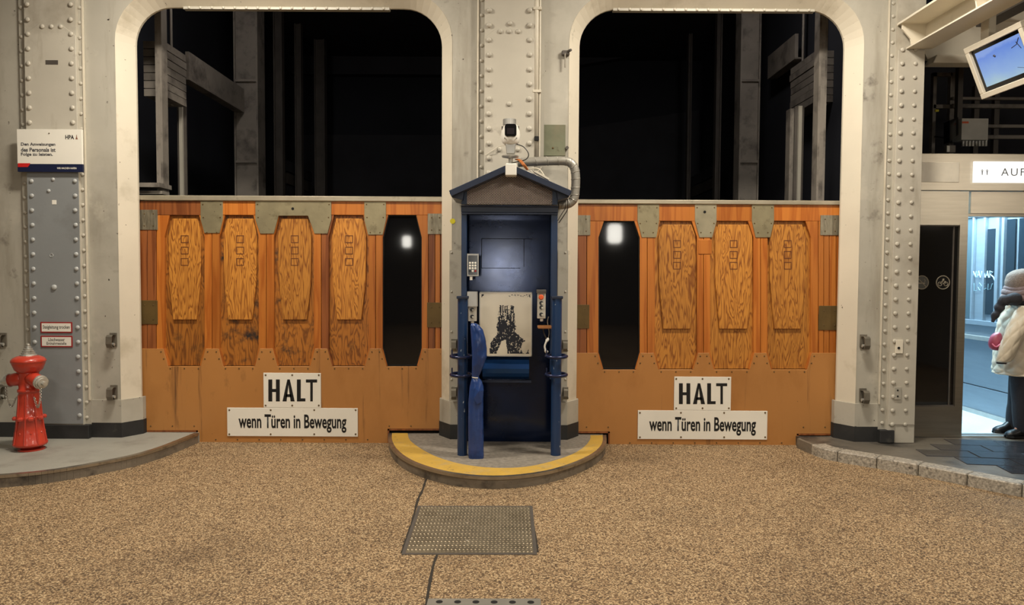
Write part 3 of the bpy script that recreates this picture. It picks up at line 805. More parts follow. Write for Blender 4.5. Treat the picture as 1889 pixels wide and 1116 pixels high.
    # zinc caps
    for poly_, m_, hole in caps:
        b = B(); b.prism(px_poly(poly_, YD - .005), YD - .007, YD + .02); cp = b.o('metal_cap', m_, g, bevel=.002)
        mnx, mxx = min(p[0] for p in poly_), max(p[0] for p in poly_)
        scr += [(mnx + 4, yplank + 6), (mxx - 4, yplank + 6), (mnx + 5, yt + 4), (mxx - 5, yt + 4)]
        if mxx - mnx < 60: scr += [((mnx + mxx) / 2 - 9, yc1 - 9), ((mnx + mxx) / 2 + 9, yc1 - 9)]
        if hole:
            b = B(); c_ = P(hole[0], hole[1], YD - .0072); b.lathe([(.013, 0), (.013, .002)], (c_.x, YD - .007, c_.z), 12, 'Y'); b.o('lock_hole', M_gap, cp)
    for (a, t, c, d), m_ in plates:
        x0, x1, z0, z1 = rect(a, t, c, d, YD); b = B(); b.box(x0, x1, YD - .007, YD + .01, z0, z1); b.o('side_plate', m_, g, bevel=.002)
        for u in (.25, .75):
            for v_ in (.2, .8): scr.append((a + (c - a) * u, t + (d - t) * v_))
    b = B()
    for sx, sy in scr:
        q = P(sx, sy, YD - .007); b.lathe([(.0075, 0), (.005, .004)], (q.x, YD - .0065, q.z), 6, 'Y')
    b.o('plate_screws', M_screw, g, kind='stuff')
    return g


gl = gate('door_1', 'orange wooden lift gate left of the booth, four coffin panels and one window', 258, 815, 361.5, 371, 397, 438, 642, 675, 820,
     [(303, 377), (405, 477), (505, 579), (606, 680), (706, 778)], 4,
     [(309, 370), (411, 473), (512, 574), (612, 675), None], (441, 462, 483, 590), (362, 794), (718, 791),
     [([(370, 371), (411, 371), (411, 405), (405, 430), (377, 430), (370, 405)], M_cap, None),
      ([(471, 371), (611, 371), (611, 405), (604, 431), (580, 431), (568, 398), (514, 398), (505, 431), (480, 431), (471, 405)], M_cap, (540, 385)),
      ([(672, 372), (712, 372), (712, 406), (706, 433), (679, 433), (672, 406)], M_cap, None)],
     [((258, 387, 291, 424), M_sideplate), ((258, 554, 291, 598), M_brass), ((789, 394, 818, 432), M_sideplate), ((788, 558, 818, 604), M_brass)],
     ((.45, .74), (.25, .5, .7)), {0: M_ply_low, 1: M_ply_burnt, 2: M_ply_burnt, 3: M_ply_low})
gr = gate('door_2', 'orange wooden lift gate right of the booth, one window and three coffin panels', 1062, 1546, 369, 377, 408, 438, 650, 681, 826,
     [(1104, 1180), (1208, 1286), (1310, 1390), (1416, 1496)], 0,
     [None, (1215, 1284), (1319, 1389), (1420, 1488)], (450, 470, 490, 607), (1122, 796), (1473, 800),
     [([(1176, 377), (1216, 377), (1216, 408), (1211, 438), (1184, 438), (1176, 408)], M_cap, None),
      ([(1282, 377), (1322, 377), (1322, 408), (1314, 438), (1290, 438), (1282, 408)], M_capbright, (1300, 391)),
      ([(1387, 377), (1428, 377), (1428, 408), (1421, 438), (1394, 438), (1387, 408)], M_cap, None)],
     [((1058, 397, 1089, 434), M_sideplate), ((1058, 562, 1087, 606), M_brass), ((1513, 397, 1550, 434), M_sideplate), ((1510, 564, 1550, 609), M_brass)],
     ((.6,), (.22, .38, .55, .75)), {})
x0, x1, z0, z1 = rect(1288, 442, 1313, 469, YD); b = B(); b.box(x0, x1, YD - .006, YD + .01, z0, z1); b.o('timber_patch', M_board, gr, bevel=.004)
# dark gaps below the gates at the island and the pavements
for pa, pb, nm in ((258, 362, 'trim_6'), (718, 820, 'trim_7'), (1058, 1122, 'trim_8'), (1473, 1545, 'trim_9')):
    b = B(); b.box(P(pa, 800, YD).x, P(pb, 800, YD).x, YD + .045, YD + .06, 0, .17); tag(b.o(nm, M_gap), kind='structure')


# ------------------------------------------------------------------ notices on the gates
def screws(parent, pts, Y, r=.009, mat=None):
    for x, y in pts:
        q = P(x, y, Y); b = B(); b.lathe([(r, 0), (r * .7, .004)], (q.x, Y, q.z), 8, 'Y'); b.o('screw', mat or M_screw, parent)


def sign(name, label, px0, py0, px1, py1, Y, th=.006, mat=None, cat='sign', group=None):
    x0, x1, z0, z1 = rect(px0, py0, px1, py1, Y)
    o = thing(name, label, cat, ((x0 + x1) / 2, Y, z0), group)
    b = B(); b.box(x0, x1, Y, Y + th, z0, z1); b.o('board', mat or M_signwhite, o, bevel=.0015)
    return o
YSN = YD - .015


def glyph_poly(parent, polys, px0, py0, px1, py1, Y, mat, name):
    b = B()
    for p in polys: b.face([(q.x, Y, q.z) for q in (P(px0 + (px1 - px0) * u, py1 + (py0 - py1) * v, Y) for u, v in p)])
    return b.o(name, mat, parent)


def halt(parent, px0, py0, px1, py1, Y):
    w_ = .08; W = 1.0
    H_ = lambda x, w2: [[(x, 0), (x + w_, 0), (x + w_, 1), (x, 1)], [(x + w2 - w_, 0), (x + w2, 0), (x + w2, 1), (x + w2 - w_, 1)], [(x + w_, .43), (x + w2 - w_, .43), (x + w2 - w_, .57), (x + w_, .57)]]
    polys = H_(0, .235)
    x = .29; w2 = .25
    polys += [[(x, 0), (x + w_ * 1.05, 0), (x + w2 / 2 + .003, .86), (x + w2 / 2 + .026, 1), (x + w2 / 2 - .026, 1)], [(x + w2 - w_ * 1.05, 0), (x + w2, 0), (x + w2 / 2 + .026, 1), (x + w2 / 2 - .012, .9)], [(x + .06, .2), (x + w2 - .06, .2), (x + w2 - .075, .33), (x + .075, .33)]]
    x = .585
    polys += [[(x, 0), (x + w_, 0), (x + w_, 1), (x, 1)], [(x + w_, 0), (x + .175, 0), (x + .175, .14), (x + w_, .14)]]
    x = .77
    polys += [[(x, .86), (x + .23, .86), (x + .23, 1), (x, 1)], [(x + .089, 0), (x + .141, 0), (x + .141, .86), (x + .089, .86)]]
    glyph_poly(parent, polys, px0, py0, px1, py1, Y, M_ink, 'lettering')


for side, (hx0, hy0, hx1, hy1), (wx0, wy0, wx1, wy1) in (('left', (486, 688, 592, 752), (419, 752.5, 660, 805)), ('right', (1243.5, 695, 1348.5, 757), (1176.5, 757.5, 1415.5, 810.5))):
    s = sign('halt_sign', 'white screwed board reading HALT on the %s gate' % side, hx0, hy0, hx1, hy1, YSN, group='HALT boards on the gates')
    halt(s, hx0 + 9, hy0 + 12, hx1 - 7, hy1 - 11.5, YSN - .001)
    screws(s, [(x, y) for x in (hx0 + 4, (hx0 + hx1) / 2, hx1 - 4) for y in (hy0 + 4, hy1 - 4)], YSN)
    s = sign('warning_sign', 'white screwed board reading wenn Türen in Bewegung on the %s gate' % side, wx0, wy0, wx1, wy1, YSN, group='door movement warning boards')
    lettering('wenn Türen in Bewegung', wx0 + 21, wy0 + 12, wx1 - 21, wy1 - 7, YSN - .001, M_ink, s, weight=.024)
    screws(s, [(x, y) for x in (wx0 + 4, wx0 + (wx1 - wx0) / 3, wx1 - (wx1 - wx0) / 3, wx1 - 4) for y in (wy0 + 4, wy1 - 4)], YSN)

# notices on the left pilaster
Yh = YP - .03
s = sign('information_sign', 'white notice with navy foot reading Den Anweisungen des Personals ist Folge zu leisten', 31.5, 238.5, 151.5, 303, Yh, .02)
x0, x1, z0, z1 = rect(32.5, 302.5, 152.5, 317, Yh)
b = B(); b.box(x0, x1, Yh, Yh + .02, z0, z1); b.o('navy_foot', M_navy, s)
b = B(); b.prism(px_poly([(33, 301), (56, 301), (53, 306), (51, 308), (33, 308)], Yh - .001), Yh - .001, Yh); b.o('red_tab', M_red, s)
for t, y, x2 in (('Den Anweisungen', 267, 102), ('des Personals ist', 276.5, 102.5), ('Folge zu leisten.', 285.5, 97.5)):
    lettering(t, 38.5, y - 4, x2, y + 3.6, Yh - .001, M_inkgrey, s, .03)
lettering('HPA', 120.5, 249, 136.5, 257, Yh - .001, M_ink, s, .03)
b = B(); b.prism(px_poly([(139, 257), (143.5, 257), (142, 253), (141.6, 248.5), (140.8, 248.5), (140.4, 253)], Yh - .001), Yh - .001, Yh); b.o('tower_mark', plain('mark_bronze', (134, 92, 70)), s)
lettering('WIR MACHEN HAFEN', 105, 308.6, 141, 312, Yh - .001, M_signwhite, s, .02)
screws(s, [(90.5, 246)], Yh, .006)
for (t1, t2), (a, t, c, d), lab in ((('Steigleitung trocken', None), (74.5, 594, 133, 614), 'small red-framed plate reading Steigleitung trocken'), (('Löschwasser', 'Entnahmestelle'), (75, 619.5, 133.5, 640.5), 'small red-framed plate reading Löschwasser Entnahmestelle')):
    s = sign('hydrant_plate', lab, a, t, c, d, YP - .008, .006, M_redborder, group='red-framed plates on the grey pilaster')
    x0, x1, z0, z1 = rect(a + 2.3, t + 2.3, c - 2.3, d - 2.3, YP - .009); b = B(); b.box(x0, x1, YP - .009, YP - .006, z0, z1); b.o('white_field', M_signwhite, s)
    if t2:
        lettering(t1, a + 14, t + 4, c - 14, t + 10, YP - .0095, M_ink, s, .012); lettering(t2, a + 11, t + 11.2, c - 11, t + 16.5, YP - .0095, M_ink, s, .012)
    else: lettering(t1, a + 4.5, t + 6, c - 4.5, t + 14.2, YP - .0095, M_ink, s, .012)

# ------------------------------------------------------------------ hydrant
hc = G(56, 829, ZP); hy = hc.y; k_ = hy / F / 4.46
hyd = thing('fire_hydrant', 'red pillar fire hydrant with grey cone top on the left pavement', 'hydrant', (hc.x, hc.y, ZP))
zt0 = 1030
def hp(prof): return [(r * k_, (zt0 - y) * k_) for y, r in prof]
b = B(); b.lathe(hp([(1030, 66), (1000, 72), (992, 118), (984, 126), (970, 127), (958, 118), (860, 105), (775, 92), (772, 97), (745, 97), (742, 90), (640, 82), (562, 76), (548, 74), (546, 84), (524, 84), (522, 73), (470, 74), (392, 74), (386, 78)]), (hc.x, hc.y, ZP), 24); b.o('body', M_hyd, hyd, smooth=True)
b = B(); b.lathe([(.1, 0), (.1, .012)], (hc.x + .01, hc.y, ZP), 16); b.o('foot_flange', M_hyd, hyd)
b = B(); b.lathe(hp([(388, 72), (380, 82), (362, 102), (330, 114), (308, 122), (302, 122), (300, 127), (284, 127), (266, 112), (252, 84), (246, 60)]), (hc.x, hc.y, ZP), 28); b.o('cap', M_hyd, hyd, smooth=True)
b = B(); b.lathe(hp([(247, 62), (238, 60), (236, 50), (222, 51), (219, 42), (206, 43), (203, 33), (190, 34), (187, 22), (170, 20), (168, 13), (156, 14), (150, 8)]), (hc.x, hc.y, ZP), 20); b.o('cone_top', M_steel, hyd)
# ribs and lozenges of the casting
for k in range(8):
    a = 2 * PI * k / 8 + .25
    pts = [(hc.x + math.cos(a) * r * k_, hc.y + math.sin(a) * r * k_, ZP + (zt0 - y) * k_) for y, r in ((972, 125), (860, 106), (772, 95), (640, 83), (570, 78))]
    b = B(); b.tube(pts, .006, 6); b.o('rib', M_hyd, hyd)
for k in range(8):
    a = 2 * PI * (k + .5) / 8 + .25; r0, y0 = 103, 880
    q = Vector((hc.x + math.cos(a) * r0 * k_, hc.y + math.sin(a) * r0 * k_, ZP + (zt0 - y0) * k_)); n = Vector((math.cos(a), math.sin(a), .1)); t = Vector((-math.sin(a), math.cos(a), 0))
    b = B(); b.loft([[q + t * .014, q + Vector((0, 0, .014)), q - t * .014, q - Vector((0, 0, .03))], [q + n * .008 + t * .004, q + n * .008 + Vector((0, 0, .004)), q + n * .008 - t * .004, q + n * .008 - Vector((0, 0, .008))]]); b.o('lozenge', M_hyd, hyd)
    q2 = Vector((hc.x + math.cos(a) * 98 * k_, hc.y + math.sin(a) * 98 * k_, ZP + (zt0 - 758) * k_)); b = B(); b.lathe([(.022, -.016), (.026, 0), (.016, .014)], q2, 8); b.o('boss', M_hyd, hyd)
zo = ZP + (zt0 - 428) * k_
for sgn, yaw, nm in ((1, -.5, 'right'), (-1, -.25, 'left')):
    d = Vector((sgn * math.cos(yaw), math.sin(yaw) * 1.0 if sgn > 0 else -.06, -.16)).normalized()
    st = Vector((hc.x, hc.y, zo)); e1 = st + d * (.178 if sgn > 0 else .165)
    b = B(); b.tube([st, st + d * .1, e1], lambda t: .062 - .012 * t, 18); b.o('outlet', M_hyd, hyd, smooth=True)
    b = B(); b.tube([e1 - d * .012, e1 + d * .0, e1 + d * .001, e1 + d * .02, e1 + d * .021, e1 + d * .034], lambda t: .058 if t < .3 else .052 if t < .75 else .04, 18); cp = b.o('outlet_cap', M_steel, hyd)
    b = B(); b.tube([e1 + d * .03, e1 + d * .06], .017, 6); b.o('cap_nut', M_steel, cp)
    # chain of links
    q0 = e1 + Vector((.01 * sgn, -.02, -.05)); q3 = Vector((hc.x + sgn * .075, hc.y - .05, zo - .16))
    pts = catmull([q0, q0 + Vector((-.005 * sgn, 0, -.09)), (q0 + q3) / 2 + Vector((0, 0, -.12)), q3], 8); b = B()
    for i in range(len(pts) - 1):
        m_ = (pts[i] + pts[i + 1]) / 2; dd = (pts[i + 1] - pts[i]).normalized(); sd = dd.cross(Vector((0, 1, 0) if i % 2 else (1, 0, 0)))
        b.torus(m_, .0075, .0026, sd if sd.length > .1 else (0, 1, 0), 8, 5)
    b.o('chain', M_steel, hyd)

# ------------------------------------------------------------------ hooks on the piers
def hook(px, py, label, k=1.0):
    q = P(px, py, YW); o = thing('rope_hook', label, 'hook', (q.x, YW, q.z), 'rope hooks on the piers')
    w2 = .032 * k
    b = B(); b.box(q.x - w2, q.x + w2, YW - .012, YW, q.z - .055 * k, q.z + .065 * k); b.o('back_plate', M_hookm, o, bevel=.003)
    prof = [(0, .045), (-.055, .05), (-.075, .035), (-.08, -.03), (-.06, -.065), (-.03, -.06), (-.028, -.03)]
    b = B(); rings = []
    for dy, dz in prof:
        rings.append([Vector((q.x + sx * w2 * .8, YW - .012 + dy * k + ty, q.z + dz * k)) for sx, ty in ((-1, 0), (1, 0), (1, .009), (-1, .009))])
    b.loft(rings); b.o('strap', M_hookm, o, bevel=.002)
    b = B(); b.tube([(q.x - w2, YW - .05, q.z - .035), (q.x + w2, YW - .05, q.z - .035)], .014, 8); b.o('pin', M_steel, o)
hook(7, 627, 'upper rope hook left of the hydrant, at the far left of the pier'); hook(7, 722, 'lower rope hook left of the hydrant, half behind its outlet')
hook(210, 627, 'upper rope hook right of the grey pilaster, beside the left gate'); hook(211, 723, 'lower rope hook right of the grey pilaster, beside the left gate')
hook(838, 636, 'upper rope hook left of the booth, behind the left bollard', .85); hook(838, 724, 'lower rope hook left of the booth, behind the left bollard', .85)
hook(1042, 637, 'upper rope hook right of the booth, behind the right bollard', .8); hook(1043, 724, 'lower rope hook right of the booth, behind the right bollard', .8)
hook(1592, 630, 'upper rope hook on the pier right of the right gate'); hook(1591, 729, 'lower rope hook on the pier right of the right gate')

# ------------------------------------------------------------------ booth
YF, YB_ = 6.12, 6.47
booth = thing('control_booth', 'dark blue metal control booth with gabled roof on the island', 'booth', (0, 6.3, ZP))
bx0, bx1 = P(851, 500, YF).x, P(1028, 500, YF).x
zbeam0, zbeam1 = P(940, 392, YF).z, P(940, 377, YF).z
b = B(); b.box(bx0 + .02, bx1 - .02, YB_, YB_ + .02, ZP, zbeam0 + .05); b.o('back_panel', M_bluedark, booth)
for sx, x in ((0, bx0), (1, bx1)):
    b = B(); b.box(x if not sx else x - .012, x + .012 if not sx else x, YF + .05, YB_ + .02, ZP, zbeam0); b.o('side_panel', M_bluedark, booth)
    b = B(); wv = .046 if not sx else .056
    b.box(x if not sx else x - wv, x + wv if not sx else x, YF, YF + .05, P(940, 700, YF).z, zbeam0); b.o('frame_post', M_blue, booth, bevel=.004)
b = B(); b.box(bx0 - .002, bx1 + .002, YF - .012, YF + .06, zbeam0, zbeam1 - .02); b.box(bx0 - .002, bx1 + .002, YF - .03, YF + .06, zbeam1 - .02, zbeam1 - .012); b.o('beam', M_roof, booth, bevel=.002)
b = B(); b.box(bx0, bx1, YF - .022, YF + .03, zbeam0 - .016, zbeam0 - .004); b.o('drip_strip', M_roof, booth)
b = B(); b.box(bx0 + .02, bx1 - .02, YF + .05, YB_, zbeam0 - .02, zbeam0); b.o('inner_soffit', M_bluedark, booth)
ap, el, er = P(940, 305, YF), P(830, 354, YF), P(1053, 354, YF)
# gable : dark backing, rhombic wire mesh, frame
gz0 = zbeam1
gp = px_poly([(861, 376), (1022, 376), (1022, 345), (940, 313), (861, 345)], YF + .03)
b = B(); b.prism(gp, YF + .03, YF + .04); gb = b.o('gable_panel', M_mesh_back, booth)
b = B(); gx0, gx1 = gp[0][0], gp[1][0]; gzt = gp[3][1]; zw = gp[2][1]
def gable_h(x):
    t = abs(x - gp[3][0]) / ((gx1 - gx0) / 2); return gzt + (zw - gzt) * min(1, t)
st = .0225; row = 0; z = gz0 + .008
while z < gzt:
    x = gx0 + st * .5 + .002
    while x < gx1 - .004:
        if z < gable_h(x) - .01:
            h_, g_, t2 = st * .5, st * .31, .0024
            for sg in (-1, 1):
                b.face([(x - h_, YF + .024, z - sg * g_ - t2), (x + h_, YF + .024, z + sg * g_ - t2), (x + h_, YF + .027, z + sg * g_ + t2), (x - h_, YF + .027, z - sg * g_ + t2)])
        x += st
    z += st * .62; row += 1
me_o = b.o('gable_mesh', M_mesh_wire, booth, kind='stuff', recalc=False)
for px in (856, 1024):
    xq = P(px, 360, YF).x; b = B(); b.box(xq - .022, xq + .022, YF + .01, YF + .05, gz0, P(px, 347, YF).z); b.o('gable_post', M_blue, booth)
th_ = .05
for sgn, e in ((-1, el), (1, er)):
    d = Vector((e.x - ap.x, 0, e.z - ap.z)); n = Vector((-d.z * sgn, 0, d.x * sgn)).normalized()
    if n.z < 0: n = -n
    A, E = Vector((ap.x, 0, ap.z)), Vector((e.x, 0, e.z))
    b = B(); b.prism([(A.x, A.z), (E.x, E.z), (E.x - n.x * th_ + .0, E.z - n.z * th_), (A.x, A.z - th_ * 1.1)], YF - .1, YB_ + .06); b.o('roof_panel', M_roof, booth, bevel=.003)
    q = E - n * th_
    b = B(); b.prism([(E.x, E.z - .012), (E.x - sgn * .13, E.z - .012 + .055), (E.x - sgn * .11, E.z - .075), (E.x - sgn * .02, E.z - .05)], YF - .05, YB_ + .05); b.o('eave_gutter', M_roof, booth, bevel=.003)
# faint hatch outline on the back panel and folded bulge
for q in ((888, 440, 992, 441), (888, 494, 960, 495), (888, 440, 889, 495), (966, 440, 967, 492)):
    x0, x1, z0, z1 = rect(*q, YB_ - .001); b = B(); b.box(x0, x1, YB_ - .002, YB_, z0, z1); b.o('hatch_seam', M_gap, booth)
x0, x1, z0, z1 = rect(890, 658, 976, 702, YB_ - .12); b = B(); rings = []
for xx in (x0, x1):
    ring = []
    for k in range(9):
        a = -PI / 2 + PI * k / 8; ring.append((xx, YB_ - .02 - .11 * math.cos(a), (z0 + z1) / 2 + (z1 - z0) / 2 * math.sin(a)))
    rings.append(ring)
b.loft(rings); b.o('curved_tray', M_bluefold, booth, smooth=False)
x0, x1, z0, z1 = rect(888, 702, 980, 706, YB_ - .05); b = B(); b.box(x0, x1, YB_ - .04, YB_, z0, z1); b.o('tray_lip', M_blue, booth)

# framed board with worn print
YPO = YB_ - .13
s = sign('worn_poster_board', 'white glazed board with torn black print on the booth back', 885, 539.5, 980.5, 656.5, YPO, .12, M_poster, 'board')
x0, x1, z0, z1 = rect(884, 538.5, 981.5, 657.5, YPO - .003); b = B(); fwd = .008
b.box(x0, x1, YPO - .006, YPO + .02, z0, z0 + fwd).box(x0, x1, YPO - .006, YPO + .02, z1 - fwd, z1).box(x0, x0 + fwd, YPO - .006, YPO + .02, z0, z1).box(x1 - fwd, x1, YPO - .006, YPO + .02, z0, z1); b.o('frame', M_alu, s)
def ink(u, v):
    """u, v in 0..1 of the print area, v up: ragged torn film, dense at the foot and thin upwards"""
    n1 = noise.noise(Vector((u * 26, v * 30, 1.7))); n2 = noise.noise(Vector((u * 60, v * 52, 8.1))); n3 = noise.noise(Vector((u * 7, v * 7, 4.2)))
    nv = noise.noise(Vector((u * 42, v * 7, 2.9)))
    if v < .015 or v > .82: return False
    def pl(tab):
        for (v0, u0), (v1, u1) in zip(tab, tab[1:]):
            if v <= v1: return u0 + (u1 - u0) * (v - v0) / (v1 - v0)
        return tab[-1][1]
    lo = pl(((0, .15), (.1, .19), (.2, .2), (.28, .27), (.34, .33), (.45, .32), (.6, .35), (.82, .37))) + .03 * n1 + .02 * n2
    hi = pl(((0, .99), (.1, .96), (.18, .91), (.25, .86), (.32, .77), (.38, .7), (.5, .69), (.82, .65))) + .03 * n1 + .03 * n3
    if not lo < u < hi: return False
    lw = max(0, 1 - v / .25) ** .6
    if .48 - .17 * lw - .02 * n1 < u < .5 + .04 * lw + .02 * n1 and v < .25: return False
    if ((u - .895) / .075) ** 2 + ((v - .115) / .1) ** 2 < 1 + n1 * .3: return False
    if v > .42:
        dens = .1 - .9 * max(0, v - .7) + .35 * math.exp(-((v - .46) / .05) ** 2)
        if min(u - lo, hi - u) < .05: dens += .12
        return n1 * .5 + n2 * .5 + nv * .8 < dens
    dens = .42 if v > .3 else .34
    return n1 * .7 + n2 * .7 < dens
b = B(); NX, NY = 110, 134; x0, x1, z0, z1 = rect(888, 543, 978, 654, YPO - .0012)
for i in range(NX):
    for j in range(NY):
        u, v_ = (i + .5) / NX, (j + .5) / NY
        corner = (min(u, 1 - u) + (1 - v_) < .06) and noise.noise(Vector((u * 40, v_ * 40, 3))) > -.2 or (v_ > .965 and u > .55 and noise.noise(Vector((u * 30, v_ * 60, 5))) > .12)
        if ink(u, v_) or corner:
            xa, xb = x0 + (x1 - x0) * i / NX, x0 + (x1 - x0) * (i + 1) / NX; za, zb = z0 + (z1 - z0) * j / NY, z0 + (z1 - z0) * (j + 1) / NY
            b.face([(xa, YPO - .0012, za), (xb, YPO - .0012, za), (xb, YPO - .0012, zb), (xa, YPO - .0012, zb)])
bmesh.ops.remove_doubles(b.bm, verts=b.bm.verts, dist=1e-5); b.o('torn_print', M_posterink, s, recalc=False)

# keypad
YK = YF + .0
s = sign('keypad', 'black keypad with white keys on the left post of the booth', 861.5, 468, 883, 509.5, YK - .03, .03, M_alu, 'keypad')
x0, x1, z0, z1 = rect(863.5, 471, 881, 507, YK - .033); b = B(); b.box(x0, x1, YK - .033, YK - .03, z0, z1); b.o('face', M_camface, s)
for r in range(4):
    for c in range(3):
        q = P(867 + c * 5, 485 + r * 5, YK - .036); b = B(); b.box(q.x - .008, q.x + .008, YK - .038, YK - .032, q.z - .008, q.z + .008)
        b.o('key', M_white if not (r == 3 and c != 1) else (M_grip if c == 0 else M_redborder), s, bevel=.002)
x0, x1, z0, z1 = rect(866, 510, 872, 515, YK - .02); b = B(); b.lathe([(.013, 0), (.013, -.03)], ((x0 + x1) / 2, YK - .015, z1), 8); b.o('cable_gland', M_white, s)


def knob_box(name, label, px0, py0, px1, py1, knobs, hood=None, estop=None):
    Yc = YF - .02
    s = sign(name, label, px0, py0, px1, py1, Yc, .06, M_ctrl, 'control box')
    for x, y in knobs:
        q = P(x, y, Yc)
        b = B(); b.lathe([(.017, 0), (.017, .008)], (q.x, Yc, q.z), 12, 'Y'); kn = b.o('switch', M_grip, s)
        b = B(); b.box(q.x - .0, q.x + .016, Yc - .022, Yc - .008, q.z - .012, q.z + .004); b.o('switch_lever', M_ctrl, kn, bevel=.002)
    if hood:
        x0, x1, z0, z1 = rect(*hood, Yc - .03); b = B(); b.box(x0, x1, Yc - .035, Yc + .05, z0, z1); b.o('hood', M_alu if hood[2] < 900 else M_darksteel, s, bevel=.003)
    if estop:
        q = P(estop[0], estop[1], Yc); b = B(); b.lathe([(.014, 0), (.014, .012), (.022, .014), (.022, .03), (.016, .036)], (q.x, Yc, q.z), 14, 'Y'); b.o('emergency_stop', M_estop, s, smooth=False)
    q = P((px0 + px1) / 2, py1 + 2.5, Yc + .02); b = B(); b.lathe([(.013, -.012), (.015, .01)], q, 8); b.o('cable_gland', M_white, s)
    return s
knob_box('switch_box', 'small two-switch control box with grey hood beside the left bollard', 864, 562, 879, 592.5, [(871, 571), (871, 584)], (861.5, 538, 880.5, 566))
knob_box('switch_box', 'control box with orange emergency stop on the right post of the booth', 991.5, 540, 1006.5, 587.5, [(998.5, 559), (998.5, 567), (998.5, 580)], (990, 534.5, 1007.5, 541), (998, 548))
x0, x1, z0, z1 = rect(991.5, 600, 1017, 607, YF); o = thing('shelf_bracket', 'small wooden shelf below the emergency stop box', 'shelf', ((x0 + x1) / 2, YF, z0))
b = B(); b.box(x0, x1, YF - .1, YF + .02, z0 + .01, z1); b.o('shelf_board', M_shelf, o, bevel=.004)
b = B(); b.tube([P(1004, 604, YF - .03), P(1002, 607, YF - .03), P(1004, 616, YF - .03), P(1008, 624, YF - .02)], .006, 6, 5); b.o('bracket_arm', M_darksteel, o)
o = thing('white_handset', 'white curved handset hanging inside the booth by the right bollard', 'handset', P(1007, 648, YF + .02))
b = B(); b.tube([P(1011, 625, YF + .02), P(1008, 630, YF + .0), P(1005, 638, YF), P(1006, 645, YF), P(1009, 650, YF + .01)], lambda t: .014 if t < .2 or t > .8 else .008, 8, 4); b.o('grip', M_white, o, smooth=True)
b = B(); b.tube([P(1011, 626, YF + .02), P(1013, 612, YF + .03), P(1010, 594, YF + .03), P(1012, 584, YF + .03)], .004, 5, 5); b.o('cord', M_cable_white, o)

# bollards with hoops
for pc, lab in ((853, 'blue steel bollard with dark hoops left of the booth'), (1025, 'chipped blue steel bollard with dark hoops right of the booth')):
    q = G(pc, 839, ZP); r = 9.4 * q.y / F; ztop = P(pc, 551, q.y).z
    o = thing('bollard', lab, 'bollard', (q.x, q.y, ZP), 'blue bollards in front of the booth')
    b = B(); b.lathe([(r, 0), (r, ztop - ZP)], (q.x, q.y, ZP), 16); b.o('post', M_post, o, smooth=False)
    b = B(); b.box(q.x - r * 1.15, q.x + r * 1.15, q.y - r * 1.1, q.y + r * 1.1, ztop, ztop + .022); b.o('top_plate', M_roof, o, bevel=.003)
    for py in (657, 691):
        zz = P(pc, py, q.y).z; sh = -.012 if pc < 900 else 0
        b = B(); b.torus((q.x + sh, q.y, zz), r * 1.95, .0135, (.0, -.06, 1), 28, 8, 1.02, .9); b.o('hoop', M_hoop, o, smooth=True)
        b = B(); b.box(q.x - r * 2.0 + sh, q.x - r * 1.75 + sh, q.y + .03, q.y + .055, zz - .01, zz + .05); b.o('hoop_lug', M_hoop, o)

# tarpaulin-wrapped barrier arm
q = G(879, 844, ZP); Yt = q.y
tarp = thing('wrapped_barrier', 'folded barrier wrapped in blue tarpaulin leaning by the left bollard', 'barrier', (q.x, Yt, ZP))
prof = [(845, 864.5, 892.5, .05), (838, 864, 892.5, .055), (800, 863.8, 892, .055), (760, 863.8, 891.5, .055), (735, 864.5, 891.5, .05), (715, 866.5, 892, .045), (703, 869, 889, .035), (698, 870.5, 884.5, .025), (694, 870.5, 883.5, .024), (689, 870.5, 886, .03), (675, 871, 892, .045), (658, 871, 898.5, .05), (640, 870.5, 897.5, .052), (620, 869, 894.5, .05), (608, 868.3, 891, .045), (600, 868, 884, .035), (596.5, 869, 879, .02)]
rows = []
for i in range(len(prof) - 1):
    for k in range(6):
        t = k / 6; rows.append(tuple(a + (c - a) * t for a, c in zip(prof[i], prof[i + 1])))
rows.append(prof[-1]); rings = []
for y, xa, xb, dp in rows:
    a_, c_ = P(xa, y, Yt), P(xb, y, Yt); ring = []; w2 = (c_.x - a_.x) / 2
    for k in range(44):
        a = 2 * PI * k / 44; ca2, sa2 = math.cos(a), math.sin(a)
        sq = 1 / max(.001, (abs(ca2) ** 3 + abs(sa2) ** 3) ** (1 / 3)); up = y < 745
        rg = 1 - abs(noise.noise(Vector((ca2 * 1.7 + 3, sa2 * 1.7, y * .035 + ca2)))) * 2; rg2 = 1 - abs(noise.noise(Vector((ca2 * 3.4, sa2 * 3.4 + 7, y * .06 - ca2 * 2)))) * 2
        f = 1 + (.10 if up else .05) * (rg - .5) * 2 + (.09 if up else .03) * (rg2 - .5)
        ring.append((a_.x + w2 + w2 * ca2 * sq * (1 + (f - 1) * .3), Yt + dp * sa2 * sq * f, a_.z))
    rings.append(ring)
b = B(); b.loft(rings); b.o('tarpaulin', M_tarp, tarp, smooth=True)
a_ = P(877, 696, Yt); b = B(); b.torus(a_, .032, .0045, (.1, 0, 1), 16, 6, 1.0, .85); b.o('tie', M_cable_white, tarp)
b = B(); fl = [P(884, 698, Yt - .03), P(889, 705, Yt - .05), P(892, 720, Yt - .06), P(889, 742, Yt - .06), P(880, 746, Yt - .065), P(874, 735, Yt - .062), P(876, 716, Yt - .05)]
cen = P(883, 722, Yt - .075); v0 = [b.bm.verts.new(p) for p in fl]; vc = b.bm.verts.new(cen); v1 = [b.bm.verts.new(p + Vector((0, .02, 0))) for p in fl]
for k in range(len(fl)):
    k2 = (k + 1) % len(fl); b.bm.faces.new((v0[k], v0[k2], vc)); b.bm.faces.new((v0[k2], v0[k], v1[k], v1[k2]))
b.o('loose_flap', M_tarp, tarp)

